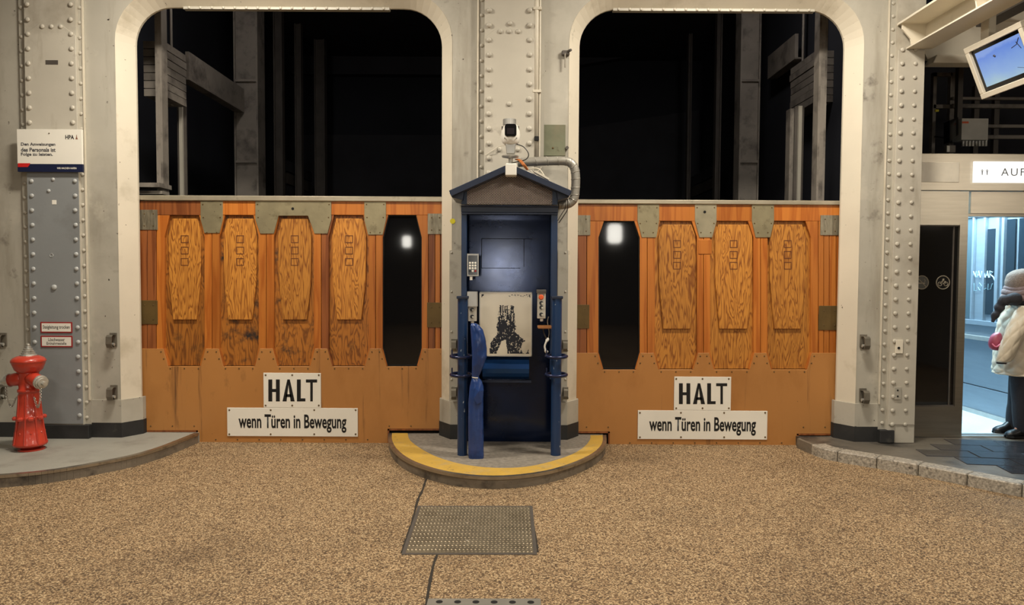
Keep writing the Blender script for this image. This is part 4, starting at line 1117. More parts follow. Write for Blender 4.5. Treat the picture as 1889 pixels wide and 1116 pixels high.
# CCTV camera on the ridge
Yv = YF - .02
cctv = thing('security_camera', 'white dome security camera on a stub mast above the booth ridge', 'camera', P(942, 324, Yv))
x0, x1, z0, z1 = rect(932.5, 302, 953, 324, Yv - .1); b = B(); b.box(x0, x1, Yv - .12, Yv + .0, z0, z1); b.o('mounting_box', M_white, cctv, bevel=.006)
b = B(); b.tube([P(942, 304, Yv), P(942, 288, Yv)], .018, 10); b.o('stub_pole', M_steel, cctv)
q = P(941.5, 289, Yv); b = B(); b.lathe([(.02, -.015), (.07, -.004), (.072, .006), (.05, .012)], q, 20); b.o('base_disc', M_steel, cctv, smooth=False)
b = B(); a_, c_ = P(942, 284, Yv), P(942, 265, Yv)
b.loft([[(a_.x + sx * .034, Yv + sy * .034, a_.z) for sx, sy in ((-1, -1), (1, -1), (1, 1), (-1, 1))], [(c_.x + sx * .043, Yv + sy * .04, c_.z) for sx, sy in ((-1, -1), (1, -1), (1, 1), (-1, 1))]]); b.o('neck', M_alu, cctv, bevel=.004)
q = P(942, 247, Yv); b = B()
b.lathe([(.02, -.096), (.05, -.09), (.07, -.07), (.078, -.04), (.079, -.01), (.076, .02), (.064, .05), (.055, .07), (.02, .08)], q, 24); b.o('dome', M_white, cctv, smooth=True)
q2 = P(940, 226.5, Yv); b = B(); b.lathe([(.055, -.02), (.055, .026)], q2, 20); b.o('top_bracket', M_alu, cctv)
def rrect(cx_, cz_, hw, hh, r, n=4):
    out = []
    for sx, sz, a0 in ((1, 1, 0), (-1, 1, PI / 2), (-1, -1, PI), (1, -1, 1.5 * PI)):
        for k in range(n + 1):
            a = a0 + k / n * PI / 2; out.append((cx_ + sx * (hw - r) + r * math.cos(a), cz_ + sz * (hh - r) + r * math.sin(a)))
    return out
q = P(942, 240.5, Yv - .07); b = B(); b.prism(rrect(q.x, q.z, .048, .052, .022), Yv - .082, Yv - .02); b.o('black_visor', M_camface, cctv, bevel=.004)
b = B(); b.prism(rrect(q.x, q.z - .008, .03, .024, .005), Yv - .085, Yv - .08); b.o('lens_window', M_camlens, cctv)
for px in (928, 955):
    q = P(px, 236, Yv); b = B(); b.box(q.x - .012, q.x + .012, Yv - .01, Yv + .03, q.z - .012, q.z + .012); b.o('side_lug', M_darksteel, cctv)
for px in (931, 953):
    q = P(px, 255, Yv - .06); b = B(); b.lathe([(.004, 0), (.004, .012)], (q.x, q.y, q.z), 6, 'Y'); b.o('dome_screw', M_darksteel, cctv)
b = B(); b.tube([P(952, 266, Yv), P(966, 271, Yv), P(975, 284, Yv), P(970, 294, Yv), P(952, 299, Yv), P(944, 300, Yv)], .0045, 6, 6); b.o('cable', M_cable, cctv)
o = b = B(); b.tube([P(936, 268, Yv + .02), P(922, 270, 6.45), P(908, 278, 6.48), P(896, 286, 6.49)], .003, 5, 5); tag(b.o('thin_wire', M_cable_white), 'thin pale wire from the security camera to the riveted plate', 'wire')
b = B()
for k in range(3): b.tube([P(951 + k * 2, 294, YF), P(957 + k * 2, 296, YF - .03), P(964 + k * 2, 304, YF - .05), P(972 + k, 313, YF - .02)], .006, 6, 5)
tag(b.o('orange_cables', M_orange), 'bundle of orange cables dropping to the booth roof', 'cable')
b = B()
for k, pts in enumerate(([(974, 312), (985, 310), (996, 313), (1004, 324)], [(972, 316), (984, 320), (992, 316), (999, 308)], [(978, 314), (990, 324), (1000, 329), (1010, 333)])):
    b.tube([P(x, y, YF - .01 + .03 * k) for x, y in pts], .004, 5, 5)
tag(b.o('loose_wires', M_cable_white), 'tangle of loose pale wires on the right roof slope of the booth', 'wire')
b = B(); b.prism(px_poly([(983, 317), (989, 316), (1013, 330), (1012, 333)], YF), YF - .04, YF + .01); tag(b.o('pale_batten', M_cable_white), 'pale flat batten lying on the right roof slope of the booth', 'batten')

# spiral duct
Yq = 6.36; dr = 8.2 * Yq / F
pts = [P(955, 300, Yq), P(985, 298, Yq), P(1015, 297, Yq), P(1040, 297, Yq), P(1053, 301, Yq), P(1060, 312, Yq), P(1062, 330, Yq), P(1061, 352, Yq), P(1058, 367, Yq), P(1048, 376, Yq), P(1030, 378, Yq + .0)]
duct = thing('ventilation_duct', 'grey spiral ventilation duct bending around the right end of the booth roof', 'duct', pts[-1])
cp_ = catmull(pts, 10); b = B(); b.tube(cp_, dr, 16); b.o('pipe', M_duct, duct, smooth=True)
for k in range(4, len(cp_) - 3, 7):
    d = (cp_[k + 1] - cp_[k - 1]).normalized(); d = (d + Vector((.12, .1, .25 * abs(d.x)))).normalized()
    b = B(); b.torus(cp_[k], dr * 1.01, .0035, d, 18, 5); b.o('seam_ring', M_duct, duct)
b = B(); b.tube([P(1046, 366, 6.2), P(1047, 385, 6.3), P(1040, 398, 6.5), P(1031, 411, 6.55)], .004, 5, 6); b.tube([P(1043, 368, 6.2), P(1043, 383, 6.3), P(1036, 395, 6.5), P(1029, 407, 6.55)], .003, 5, 6)
tag(b.o('hanging_wires', M_cable), 'two thin dark wires hanging below the right roof eave', 'wire')

# conduit, meter plate, latch, sticker
x = P(989, 150, YP).x; o = thing('conduit', 'cream vertical pipe beside the riveted middle pilaster', 'pipe', (x, YP, 2.6))
b = B(); b.tube([(x, YP + .02, P(989, 300, YP).z), (x, YP + .02, ZTOP - .01)], .022, 12); b.o('pipe', M_conduit, o, smooth=True)
b = B(); b.tube([(x - .034, YP + .035, P(989, 300, YP).z), (x - .034, YP + .035, ZTOP - .01)], .009, 8); b.o('dark_cable', M_cable, o)
b = B(); b.tube([(x + .032, YP + .035, P(989, 300, YP).z), (x + .032, YP + .035, ZTOP - .01)], .009, 8); b.o('thin_pipe', M_conduit, o)
for py in (15, 168): zz = P(989, py, YP).z; b = B(); b.box(x - .03, x + .045, YP - .004, YP + .04, zz - .012, zz + .012); b.o('clip', M_conduit, o, bevel=.003)
q = P(990, 256, YP); b = B(); b.box(q.x - .02, q.x + .02, YP - .02, YP + .02, q.z - .02, q.z + .02); b.o('cable_clamp', M_grip, o, bevel=.004)
s = sign('metal_cover', 'worn greenish metal cover plate above the duct', 1003, 230, 1043, 287.5, YW - .025, .025, M_green, 'plate')
b = B(); q = P(1046, 273, YW - .02); b.lathe([(.012, 0), (.016, .03)], (q.x, YW - .005, q.z), 8, 'Y'); b.o('latch_pin', M_darksteel, s)
q = P(1020, 273, YW - .026); b = B(); b.lathe([(.01, 0), (.006, .005)], (q.x, YW - .025, q.z), 8, 'Y'); b.o('screw', M_screw, s)
q = P(1043, 101, YW); o = thing('wall_clamp', 'small dark clamp with hanging pin beside the right arch', 'clamp', (q.x, YW, q.z))
b = B(); b.box(q.x - .035, q.x + .035, YW - .04, YW, q.z - .015, q.z + .03); b.o('bracket', M_darksteel, o, bevel=.008)
b = B(); b.tube([(q.x - .005, YW - .035, q.z), (q.x - .005, YW - .035, q.z - .12)], .007, 6); b.o('pin', M_hookm, o)
b = B(); b.tube([(q.x + .02, YW - .03, q.z + .02), (q.x + .045, YW - .06, q.z + .025)], .012, 8); b.o('screw_head', M_darksteel, o)
q = P(1059, 283, YC - .02); b = B(); b.lathe([(.018, 0), (.012, .02)], (q.x, YC - .03, q.z), 8, 'Y'); tag(b.o('bolt_stub', M_hookm), 'small bolt stub on the jamb right of the duct', 'bolt')
q = P(835, 408, YW); b = B(); b.lathe([(.024, 0), (.024, .001)], (q.x, YW - .001, q.z), 16, 'Y'); tag(b.o('sticker', M_sticker), 'small round yellow sticker left of the booth', 'sticker')
for px, py, lab in ((94, 374, 'tiny square white sticker on the grey pilaster'), ):
    x0, x1, z0, z1 = rect(px + 2, py - 5, px + 10, py + 3, YP - .002); b = B(); b.box(x0, x1, YP - .003, YP - .001, z0, z1); tag(b.o('sticker', M_signwhite), lab, 'sticker')
q = P(95, 471, YP - .002); b = B(); b.torus(q, .015, .003, (0, 1, 0), 12, 5); tag(b.o('chalk_ring', M_rivet_grey), 'small pale ring mark on the grey pilaster', 'mark')
for px, py in ((95, 115),):
    x0, x1, z0, z1 = rect(84, 111, 107, 119, YP - .001); b = B(); b.box(x0, x1, YP - .002, YP, z0, z1); tag(b.o('dark_label', M_darksteel), 'small dark rusty label plate high on the left pilaster', 'label')
s = sign('lock_plate', 'rusty cream lock plate on the pilaster left of the passenger lift', 1653, 627, 1666, 652, YP - .015, .015, M_plaque, 'plate')
q = P(1658, 642, YP - .016); b = B(); b.lathe([(.012, 0), (.012, .004)], (q.x, YP - .015, q.z), 10, 'Y'); b.o('keyhole', M_gap, s)
s = sign('lock_plate', 'smaller painted-over lock plate low on the pilaster left of the passenger lift', 1650, 714, 1663, 737, YP - .012, .012, M_strip, 'plate')
for dy in (720, 731): q = P(1656, dy, YP - .012); b = B(); b.lathe([(.008, 0), (.008, .003)], (q.x, YP - .012, q.z), 8, 'Y'); b.o('screw_hole', M_gap, s)

# ------------------------------------------------------------------ floor covers
A, Bq, Cq, D = G(776, 935.5), G(977, 935.5), G(984, 1021), G(748, 1021)
cov = thing('floor_cover', 'square steel chequer-plate cover set in the gravel road', 'cover', ((A + Cq) / 2))
b = B(); b.slab([(p.x, p.y) for p in (A, Bq, Cq, D)], 0, .004); b.o('plate', pbr('chequer_plate', (118, 108, 90), .42, .4, .2, 8, .1, 60, dirt=((84, 74, 58), 6, .5, .75), speck=((190, 180, 160), 18, .7)), cov)
b = B(); NX, NY = 32, 26
def lerp2(u, v): return A.lerp(Bq, u).lerp(D.lerp(Cq, u), v)
for i in range(NX):
    for j in range(NY):
        u, v_ = (i + .3 + .4 * (j % 2)) / NX, (j + .5) / NY; q = lerp2(u, v_); a = .5 if j % 2 else -.5
        dx, dy = math.cos(a) * .011, math.sin(a) * .011; nx, ny = -math.sin(a) * .004, math.cos(a) * .004
        p = [(q.x - dx, q.y - dy, .004), (q.x + nx, q.y + ny, .004), (q.x + dx, q.y + dy, .004), (q.x - nx, q.y - ny, .004)]
        vv = [b.bm.verts.new(t) for t in p]; tp = b.bm.verts.new((q.x, q.y, .0085))
        for k in range(4): b.bm.faces.new((vv[k], vv[(k + 1) % 4], tp))
b.o('tread_pattern', pbr('tread_steel', (150, 138, 116), .35, .8, .1, 10), cov, kind='stuff')
b = B(); O = [A + Vector((-.02, .02, 0)), Bq + Vector((.02, .02, 0)), Cq + Vector((.02, -.02, 0)), D + Vector((-.02, -.02, 0))]; I = [A, Bq, Cq, D]
for k in range(4): b.slab([(p.x, p.y) for p in (O[k], O[(k + 1) % 4], I[(k + 1) % 4], I[k])], 0, .003)
b.o('frame', M_darksteel, cov)
A2, B2 = G(790, 1105.5), G(997, 1105.5); dr2 = thing('drain_grate', 'pale steel drain plate with round holes at the bottom of the picture', 'drain', (A2 + B2) / 2)
b = B(); b.slab([(A2.x, A2.y), (B2.x, B2.y), (B2.x, B2.y - .3), (A2.x, A2.y - .3)], 0, .004); b.o('plate', pbr('drain_steel', (150, 146, 136), .45, .5, .1, 8), dr2)
for r in range(4):
    for k in range(6):
        b = B(); x = A2.x + (B2.x - A2.x) * (k + .65) / 6.2; b.lathe([(.017, 0), (.017, .0008)], (x, A2.y - .035 - r * .07, .004), 12); b.o('hole', M_gap, dr2)
# tar joints in the road
def joint(pts, w_, nm, lab):
    b = B(); v = catmull([G(x, y) for x, y in pts], 6)
    for q0, q1 in zip(v, v[1:]):
        d = (q1 - q0).normalized(); n = Vector((-d.y, d.x, 0)) * w_ / 2 * random.uniform(.7, 1.3)
        b.slab([(q0 - n)[:2], (q1 - n)[:2], (q1 + n)[:2], (q0 + n)[:2]], 0, .0025)
    tag(b.o(nm, M_joint), lab, kind='structure')
joint([(786, 884), (779, 905), (770, 925), (760, 965), (748, 1000), (742, 1020)], .016, 'trim_10', 'tar joint running from the island past the chequer plate')
joint([(806, 1024), (799, 1045), (792, 1080), (784, 1130)], .016, 'trim_11', 'tar joint below the chequer plate')
joint([(992, 1019), (990, 1000), (981, 955)], .01, 'trim_12', 'thin joint right of the chequer plate')

# ================================================================== RIGHT SIDE : passenger lift
YL = 6.75
xl0 = XWR
lift = thing('passenger_lift', 'stainless steel passenger lift entrance on the right with open doorway', 'lift', (4.3, YL, ZP))
xd0 = P(1780, 600, YL).x; xg = 6.9
zh0, zh1 = P(1780, 352, YL).z, P(1780, 284, YL).z
b = B(); b.box(xl0, xg, YL - .02, YL + .12, zh0, zh1); b.o('header', M_inox, lift, bevel=.004)
zl0 = P(1830, 394, YL).z
b = B(); b.box(xd0 + .02, xg, YL, YL + .1, zl0, zh0 - .005); b.o('lintel', M_inox, lift, bevel=.003)
b = B(); b.box(xd0, xg, YL + .02, YL + .14, zl0 - .025, zl0); b.o('door_track', M_inoxd, lift)
gx0, gx1, gz0_, gz1_ = rect(1688, 415, 1766, 750, YL)
b = B(); b.box(xl0 - .02, gx0, YL, YL + .06, ZP, zh0 - .004).box(gx1, xd0, YL, YL + .06, ZP, zh0 - .004).box(gx0, gx1, YL, YL + .06, ZP, gz0_).box(gx0, gx1, YL, YL + .06, gz1_, zh0 - .004); b.o('side_frame', M_inoxd, lift)
b = B(); b.box(5.07, xg, YL, YL + .06, ZP, zl0 - .03); b.o('right_side_panel', M_inoxd, lift)
b = B(); b.box(gx0, gx1, YL + .028, YL + .034, gz0_, gz1_); pane = b.o('glass_pane', M_glass, lift)
b = B(); t_ = .012; b.box(gx0, gx1, YL + .01, YL + .028, gz0_, gz0_ + t_).box(gx1 - t_ * 4, gx1 - t_ * 3, YL + .02, YL + .0279, gz0_, gz1_).box(gx0, gx0 + t_, YL + .01, YL + .028, gz0_, gz1_).box(gx0, gx1, YL + .01, YL + .028, gz1_ - t_, gz1_); b.o('pane_gasket', M_darksteel, lift)
# round symbols on the pane
for px, kind in ((1700.5, 'smoke'), (1739.5, 'bike')):
    q = P(px, 521, YL + .026); sy = thing('no_smoking_symbol' if kind == 'smoke' else 'bicycle_symbol', 'round crossed-out cigarette symbol on the lift glass' if kind == 'smoke' else 'round dark bicycle symbol on the lift glass', 'symbol', q)
    b = B(); b.lathe([(.064, 0), (.064, .001)], (q.x, YL + .0275, q.z), 24, 'Y'); b.o('disc', M_camface if kind == 'bike' else plain('symbol_disc', (78, 76, 70)), sy)
    b = B(); b.torus((q.x, YL + .026, q.z), .061, .0045, (0, 1, 0), 24, 5); b.o('ring', M_symbol, sy)
    b = B(); yy = YL + .0255
    if kind == 'smoke':
        b.tube([(q.x - .043, yy, q.z + .043), (q.x + .043, yy, q.z - .043)], .004, 5); b.box(q.x - .035, q.x + .03, yy, yy + .001, q.z - .012, q.z - .002); b.tube([(q.x + .025, yy, q.z + .005), (q.x + .03, yy, q.z + .02), (q.x + .02, yy, q.z + .03)], .003, 5)
    else:
        for sx in (-.028, .028): b.torus((q.x + sx, yy, q.z - .014), .018, .003, (0, 1, 0), 14, 4)
        b.tube([(q.x - .028, yy, q.z - .014), (q.x - .008, yy, q.z + .012), (q.x + .02, yy, q.z + .012), (q.x + .028, yy, q.z - .014)], .003, 5); b.tube([(q.x - .008, yy, q.z + .012), (q.x + .004, yy, q.z - .014), (q.x + .02, yy, q.z + .012)], .003, 5); b.tube([(q.x, yy, q.z + .016), (q.x + .004, yy, q.z + .035)], .009, 6)
    b.o('pictogram', M_symbol, sy)
x0, x1, z0, z1 = rect(1690, 299, 1770, 336, YL - .03); o = thing('blank_plaque', 'blank cream plaque on the lift header left of the lit sign', 'plaque', (x0, YL - .03, z0))
b = B(); b.box(x0, x1, YL - .027, YL - .02, z0, z1); b.o('face', M_plaque, o, bevel=.002)
x0, x1, z0, z1 = rect(1797, 298, 1975, 337, YL - .04); o = thing('lit_sign', 'glowing white sign reading AUFZUG above the lift doorway', 'sign', (x0, YL - .04, z0))
b = B(); b.box(x0, x1, YL - .04, YL - .02, z0, z1); b.o('light_face', M_litsign, o)
lettering('AUFZUG', 1847, 310.5, 1942, 324.5, YL - .042, M_inkgrey, o, -.004, spacing=1.25)
for cx_ in (1812, 1821):
    b = B(); f_ = lambda pts: [(P(cx_ + a, 318 + c, YL - .042)) for a, c in pts]
    b.face(f_([(-.9, -2.5), (.9, -2.5), (.9, 1), (.5, 5), (-.5, 5), (-.9, 1)])); b.face(f_([(-2.6, -3.4), (2.6, -3.4), (2.6, -2.5), (-2.6, -2.5)])); b.face(f_([(-.8, -5.6), (.8, -5.6), (.8, -4), (-.8, -4)])); b.o('pictogram', M_inkgrey, o)
# cabin
XCR = 5.04; ZC = 2.56; YB2 = 9.0
cab = thing('lift_cabin', 'brightly lit bluish steel lift cabin beyond the open doorway', 'cabin', (4.5, 7.9, ZP))
b = B(); b.box(3.72, XCR, YL + .14, YB2, ZP - .03, ZP + .004); b.o('cabin_floor', M_cabinfloor, cab)
b = B(); b.box(3.72, 3.75, YL + .14, YB2, ZP, ZC); b.o('cabin_left_wall', M_cabin, cab)
b = B(); b.box(XCR, XCR + .03, YL + .14, YB2, ZP, ZC); b.o('cabin_right_wall', M_cabin, cab)
b = B(); b.box(3.72, XCR, YB2, YB2 + .03, ZP, ZC); b.o('cabin_back_wall', M_cabin, cab)
b = B(); b.box(3.72, XCR, YL + .14, YB2, ZC, ZC + .03); b.o('cabin_ceiling', M_cabin, cab)
b = B(); b.box(3.9, 4.9, 7.2, 8.5, ZC - .012, ZC); b.o('ceiling_light', M_cabinlamp, cab)
b = B(); b.box(xd0, xg, YL, YL + .14, ZP - .02, ZP + .008); b.o('threshold', M_alu, cab)
b = B(); b.box(xd0, xg, YL + .06, YL + .075, ZP + .008, ZP + .0095); b.o('sill_groove', M_gap, cab)
# side wall mullions, panes, rails
za, zb_ = 1.12, 2.28
def cw(y0, y1, z0, z1, d, name, mat): b = B(); b.box(XCR - d, XCR, y0, y1, z0, z1); return b.o(name, mat, cab, bevel=.002)
yA = [SX(p, 520, XCR).y for p in (1783, 1797, 1818, 1842, 1852, 1873)]
cw(yA[1], 8.6, za, zb_ - .05, .012, 'frosted_pane', M_glassl)
cw(yA[3] + .02, yA[2] - .03, za + .06, zb_ - .2, .016, 'window_pane', M_glassc)
for yy, wd in ((yA[1], .03), (yA[2], .03), (yA[3], .05), (yA[4], .04), (8.62, .05)): cw(yy - wd / 2, yy + wd / 2, za - .05, zb_, .03, 'mullion', M_cabin)
cw(yA[5], yA[4] - .04, za, zb_ - .12, .016, 'window_pane', M_glassc); cw(6.95, yA[5] - .05, za, zb_ - .12, .016, 'window_pane', M_glassc)
cw(6.9, 8.65, za - .06, za - .01, .045, 'window_sill', M_cabin); cw(6.9, 8.65, zb_ - .06, zb_ - .02, .03, 'window_head', M_cabin)
cw(6.9, 8.95, .90, .945, .06, 'handrail', M_alu); cw(6.9, 8.95, ZP, ZP + .05, .03, 'skirting', M_alu)
cw(6.9, 8.95, .395, .402, .004, 'panel_joint', M_gap)
cw(6.9, 8.95, ZP, .39, .012, 'kick_panel', M_cabin)
# graffiti scratched on the pane
gf = thing('graffiti', 'white scrawled graffiti reading NAMAR on the cabin glass', 'graffiti', SX(1817, 510, XCR - .02))
def scrawl(strokes, pxa, pxb, pya, pyb, mat, name, r):
    b = B()
    for s_ in strokes: b.tube([SX(pxa + (pxb - pxa) * u, pyb + (pya - pyb) * v, XCR - .02) for u, v in s_], r, 5)
    b.o(name, mat, gf)
scrawl([[(0, 0), (.02, .95), (.13, .1), (.15, 1)], [(.19, .05), (.27, 1), (.34, .05)], [(.21, .35), (.33, .35)], [(.37, .0), (.42, .95), (.48, .35), (.54, .95), (.57, .0)], [(.6, 0), (.68, 1), (.74, 0)], [(.62, .35), (.73, .35)], [(.79, 0), (.80, 1), (.93, .85), (.82, .5), (.97, .05), (1.03, -.5)]], 1795, 1834, 500, 512, M_graf, 'scrawl', .0052)
scrawl([[(0, 1), (0, 0), (.14, 0)], [(.28, .1), (.2, .5), (.28, 1), (.4, .6), (.34, .05), (.28, .1)], [(.55, .9), (.46, .5), (.5, .05), (.62, .3)], [(.75, .9), (.72, .1), (.88, .2), (.96, .9)]], 1797, 1832, 522, 536, M_graf2, 'faint_scrawl', .004)

# ------------------------------------------------------------------ upper right : gantry beams, gallery, monitor
XB0 = P(1655, 45, 6.5).x
q1, q2 = P(1655, 46, 6.5), P(1676, 88, 6.5)
gb_ = thing('gantry_beam', 'cream steel beam with stiffeners running forward from the right pilaster', 'beam', (q2.x, 6.5, q2.z))
b = B(); b.box(q1.x, q1.x + .34, 2.2, 6.5, q1.z - .006, q1.z + .012); b.o('top_flange', M_steelgrey, gb_)
b = B(); b.box(q2.x - .02, q2.x + .2, 2.2, 6.5, q2.z - .012, q2.z); b.o('bottom_flange', M_steelgrey, gb_)
b = B(); b.box(q2.x + .12, q2.x + .14, 2.2, 6.5, q2.z, q1.z); b.o('web', M_steelgrey, gb_)
for yy in (6.45, 5.55, 4.6):
    b = B(); b.prism([(q1.x + .02, q1.z), (q2.x + .12, q1.z), (q2.x + .12, q2.z), (q2.x, q2.z), (q2.x - .01, q2.z + .06), (q1.x + .02, q1.z - .05)], yy, yy + .015); b.o('stiffener', M_steelgrey, gb_)
x0, x1, z0, z1 = rect(1698, 34, 2050, 110, 6.95)
fg = thing('cross_girder', 'cream cross girder with a lower lip above the dark gallery', 'beam', (x0, 6.95, z0))
b = B(); b.prism([(x0 - .06, z1 + .12), (x1, z1 + .12), (x1, z0), (x0 + .07, z0), (x0 - .03, z0 + .22)], 6.95, 7.0); b.o('web', M_steelgrey, fg)
b = B(); b.prism([(x0 + .04, z0 - .075), (x1, z0 - .075), (x1, z0), (x0 + .075, z0)], 6.8, 6.95); b.o('lower_lip', M_steelgrey, fg, bevel=.004)
b = B(); b.box(x0 + .25, x1, 6.92, 6.95, z1 - .03, z1); b.o('upper_rib', M_steelgrey, fg)
b = B(); b.box(3.9, 7.4, 5.6, 6.85, 4.42, 4.46); tag(b.o('ceiling_soffit', M_brownceil), 'brown soffit above the monitor', kind='structure')
q = P(1800, 50, 6.8)
db = thing('hanger_beam', 'dark steel channel running forward above the monitor', 'beam', (q.x, 6.8, q.z))
b = B(); b.box(q.x, q.x + .15, 2.5, 6.8, q.z, q.z + .02); b.o('flange', M_darksteel, db)
b = B(); b.box(q.x, q.x + .02, 2.5, 6.8, q.z + .02, q.z + .16); b.o('web', M_darksteel, db)
b = B(); b.box(q.x, q.x + .15, 2.5, 6.8, q.z + .16, q.z + .18); b.o('flange', M_darksteel, db)

# monitor : faces the road and leans down
YM = 6.0; c0 = P(1779, 90, YM); Wm = .66; Hm = .435; tilt = math.radians(22)
mon = thing('monitor', 'tilted white-cased monitor showing a pale blue sky picture', 'monitor', c0)
dn = Vector((math.sin(tilt), 0, -math.cos(tilt))); nr = Vector((-math.cos(tilt), 0, -math.sin(tilt))); fw = Vector((0, -1, 0))
def mquad(u0, u1, v0, v1, d0, d1, name, mat, bev=0):
    b = B(); pts = []
    for d in (d0, d1): pts.append([c0 + fw * u + dn * v + nr * d for u, v in ((u0, v0), (u1, v0), (u1, v1), (u0, v1))])
    b.loft(pts); return b.o(name, mat, mon, bevel=bev)
mquad(0, Wm, 0, Hm, -.16, -.02, 'casing', M_steelgrey, .006)
fr_ = .045
mquad(0, Wm, 0, fr_, -.02, .012, 'casing_rim', M_steelgrey, .004); mquad(0, Wm, Hm - fr_, Hm, -.02, .012, 'casing_rim', M_steelgrey, .004)
mquad(0, fr_, fr_, Hm - fr_, -.02, .012, 'casing_rim', M_steelgrey, .004); mquad(Wm - fr_, Wm, fr_, Hm - fr_, -.02, .012, 'casing_rim', M_steelgrey, .004)
mquad(fr_, Wm - fr_, fr_, Hm - fr_, -.019, -.012, 'bezel', M_camface)
sc_ = mquad(fr_ + .03, Wm - fr_ - .03, fr_ + .028, Hm - fr_ - .035, -.0119, -.011, 'screen', M_screen)
b = B()
def mp(u, v): return c0 + fw * u + dn * v + nr * -.0105
b.tube([mp(Wm - .09, .1), mp(Wm - .13, .14), mp(Wm - .19, .15)], .004, 4); b.tube([mp(Wm - .13, .12), mp(Wm - .1, .18)], .003, 4); b.tube([mp(Wm - .2, .3), mp(Wm - .14, .32), mp(Wm - .09, .31)], .0015, 4); b.tube([mp(.27, .145), mp(.285, .16)], .008, 5)
b.o('screen_branches', plain('screen_dark', (40, 44, 62)), mon)
q = c0 + fw * .15 + nr * -.1; b = B(); b.box(q.x - .03, q.x + .03, q.y - .05, q.y + .05, q.z - .02, db.location.z + .001); b.o('hanger_bracket', M_steelgrey, mon, bevel=.004)

# gallery behind the lift header
YG = 7.9
b = B(); b.box(XWR + .02, 7.4, 9.4, 9.5, 2.5, 5); tag(b.o('wall_gallery', M_shaftdark), 'dark back wall of the gallery above the lift', kind='structure')
rl = thing('gallery_railing', 'grey steel pipe railing in the dark gallery above the lift', 'railing', (P(1800, 285, YG).x, YG, 2.6))
for py, th_2 in ((181, 5), (195, 7.5), (232, 6), (252, 7)):
    a_, c_ = P(1757 if py != 232 else 1762, py, YG), P(2060, py, YG); b = B(); b.box(a_.x, c_.x, YG, YG + .04, a_.z - th_2 / 2 * YG / F, a_.z + th_2 / 2 * YG / F); b.o('rail', M_shaft, rl, bevel=.004)
for px, w2, y0, y1 in ((1722, 6, 134, 285), (1755, 9, 134, 285), (1800, 9, 158, 285), (1837, 9, 158, 285)):
    x0, x1, z0, z1 = rect(px - w2 / 2, y0, px + w2 / 2, y1, YG + .06); b = B(); b.box(x0, x1, YG + .045, YG + .1, z0, z1); b.o('post', M_shaft if px < 1760 else M_darksteel, rl)
for y0 in (134, 193):
    x0, x1, z0, z1 = rect(1722, y0, 1757, y0 + 7, YG + .05); b = B(); b.box(x0, x1, YG + .045, YG + .08, z0, z1); b.o('rail', M_shaft, rl)
x0, x1, z0, z1 = rect(1765, 123, 1774, 245, YG - .1); b = B(); b.box(x0, x1, YG - .12, YG - .06, z0, z1); o = tag(b.o('hanging_channel', M_darksteel), 'dark vertical channel hanging in front of the gallery railing', 'channel')
s = sign('junction_box', 'pale grey junction box with small red print on the gallery railing', 1774, 218.5, 1823, 258, YG - .22, .16, pbr('box_grey', (200, 196, 186), .5), 'box')
x0, x1, z0, z1 = rect(1775, 224, 1787, 227.5, YG - .222); b = B(); b.box(x0, x1, YG - .222, YG - .22, z0, z1); b.o('red_print', M_estop, s)
for k in range(8):
    q = P(1777 + k * 6, 261, YG - .15); b = B(); b.lathe([(.014, -.05), (.014, .0), (.018, .02)], q, 8); b.o('cable_gland', M_steel, s)
q0 = P(1752, 225, YG - .25); o = thing('floodlight', 'dark tilted floodlight housing left of the junction box', 'lamp', q0)
b = B(); b.loft([[P(1752, 222, YG - .3), P(1768, 216, YG - .2), P(1768, 248, YG - .2), P(1752, 262, YG - .3)], [p + Vector((.02, .14, 0)) for p in (P(1752, 222, YG - .3), P(1768, 216, YG - .2), P(1768, 248, YG - .2), P(1752, 262, YG - .3))]]); b.o('housing', M_camface, o)
b = B(); b.tube([P(1755, 258, YG - .25), P(1740, 254, YG - .1), P(1725, 252, YG)], .008, 6); b.o('cable', M_cable, o)
for px, lab in ((1748, 'small white socket box under the floodlight'), ):
    s = sign('socket_box', lab, 1746, 268, 1763, 281, YG - .2, .05, M_shaft, 'box'); x0, x1, z0, z1 = rect(1747, 269, 1752, 280, YG - .21); b = B(); b.box(x0, x1, YG - .21, YG - .2, z0, z1); b.o('cover', M_white, s)
x0, x1, z0, z1 = rect(1726, 202, 1732, 206, YG + .03); b = B(); b.box(x0, x1, YG + .03, YG + .045, z0, z1); tag(b.o('tag_label', M_sticker), 'tiny yellow label on the gallery railing', 'label')

# ================================================================== PERSON
pxp = 1889; Yp = 6.82; base = P(pxp, 800, Yp); X0 = base.x
per = thing('person', 'person in cream quilted coat, knitted hat and scarf standing in the lift doorway, facing left', 'person', (X0, Yp, ZP + .005))
S = Yp / F
def pp(px, py, dy=0): return P(px + 4, py, Yp + dy)
# body : one skinned skeleton, mostly under clothes
joints = {'pelvis': (1884, 668, 0, .1), 'waist': (1884, 630, 0, .105), 'chest': (1887, 590, 0, .115), 'neck': (1885, 552, 0, .05), 'head': (1882, 528, 0, .08), 'crown': (1883, 508, 0, .075),
          'hipL': (1880, 676, -.08, .075), 'kneeL': (1878, 735, -.09, .05), 'ankleL': (1880, 786, -.1, .035), 'toeL': (1868, 793, -.1, .022),
          'hipR': (1880, 676, .08, .075), 'kneeR': (1872, 735, .08, .05), 'ankleR': (1862, 780, .09, .035), 'toeR': (1850, 786, .09, .022),
          'shL': (1890, 572, -.17, .055), 'elL': (1876, 620, -.2, .042), 'wrL': (1853, 662, -.17, .03), 'haL': (1847, 672, -.15, .03),
          'shR': (1888, 572, .17, .055), 'elR': (1872, 620, .2, .042), 'wrR': (1866, 650, .2, .03), 'haR': (1862, 660, .19, .03)}
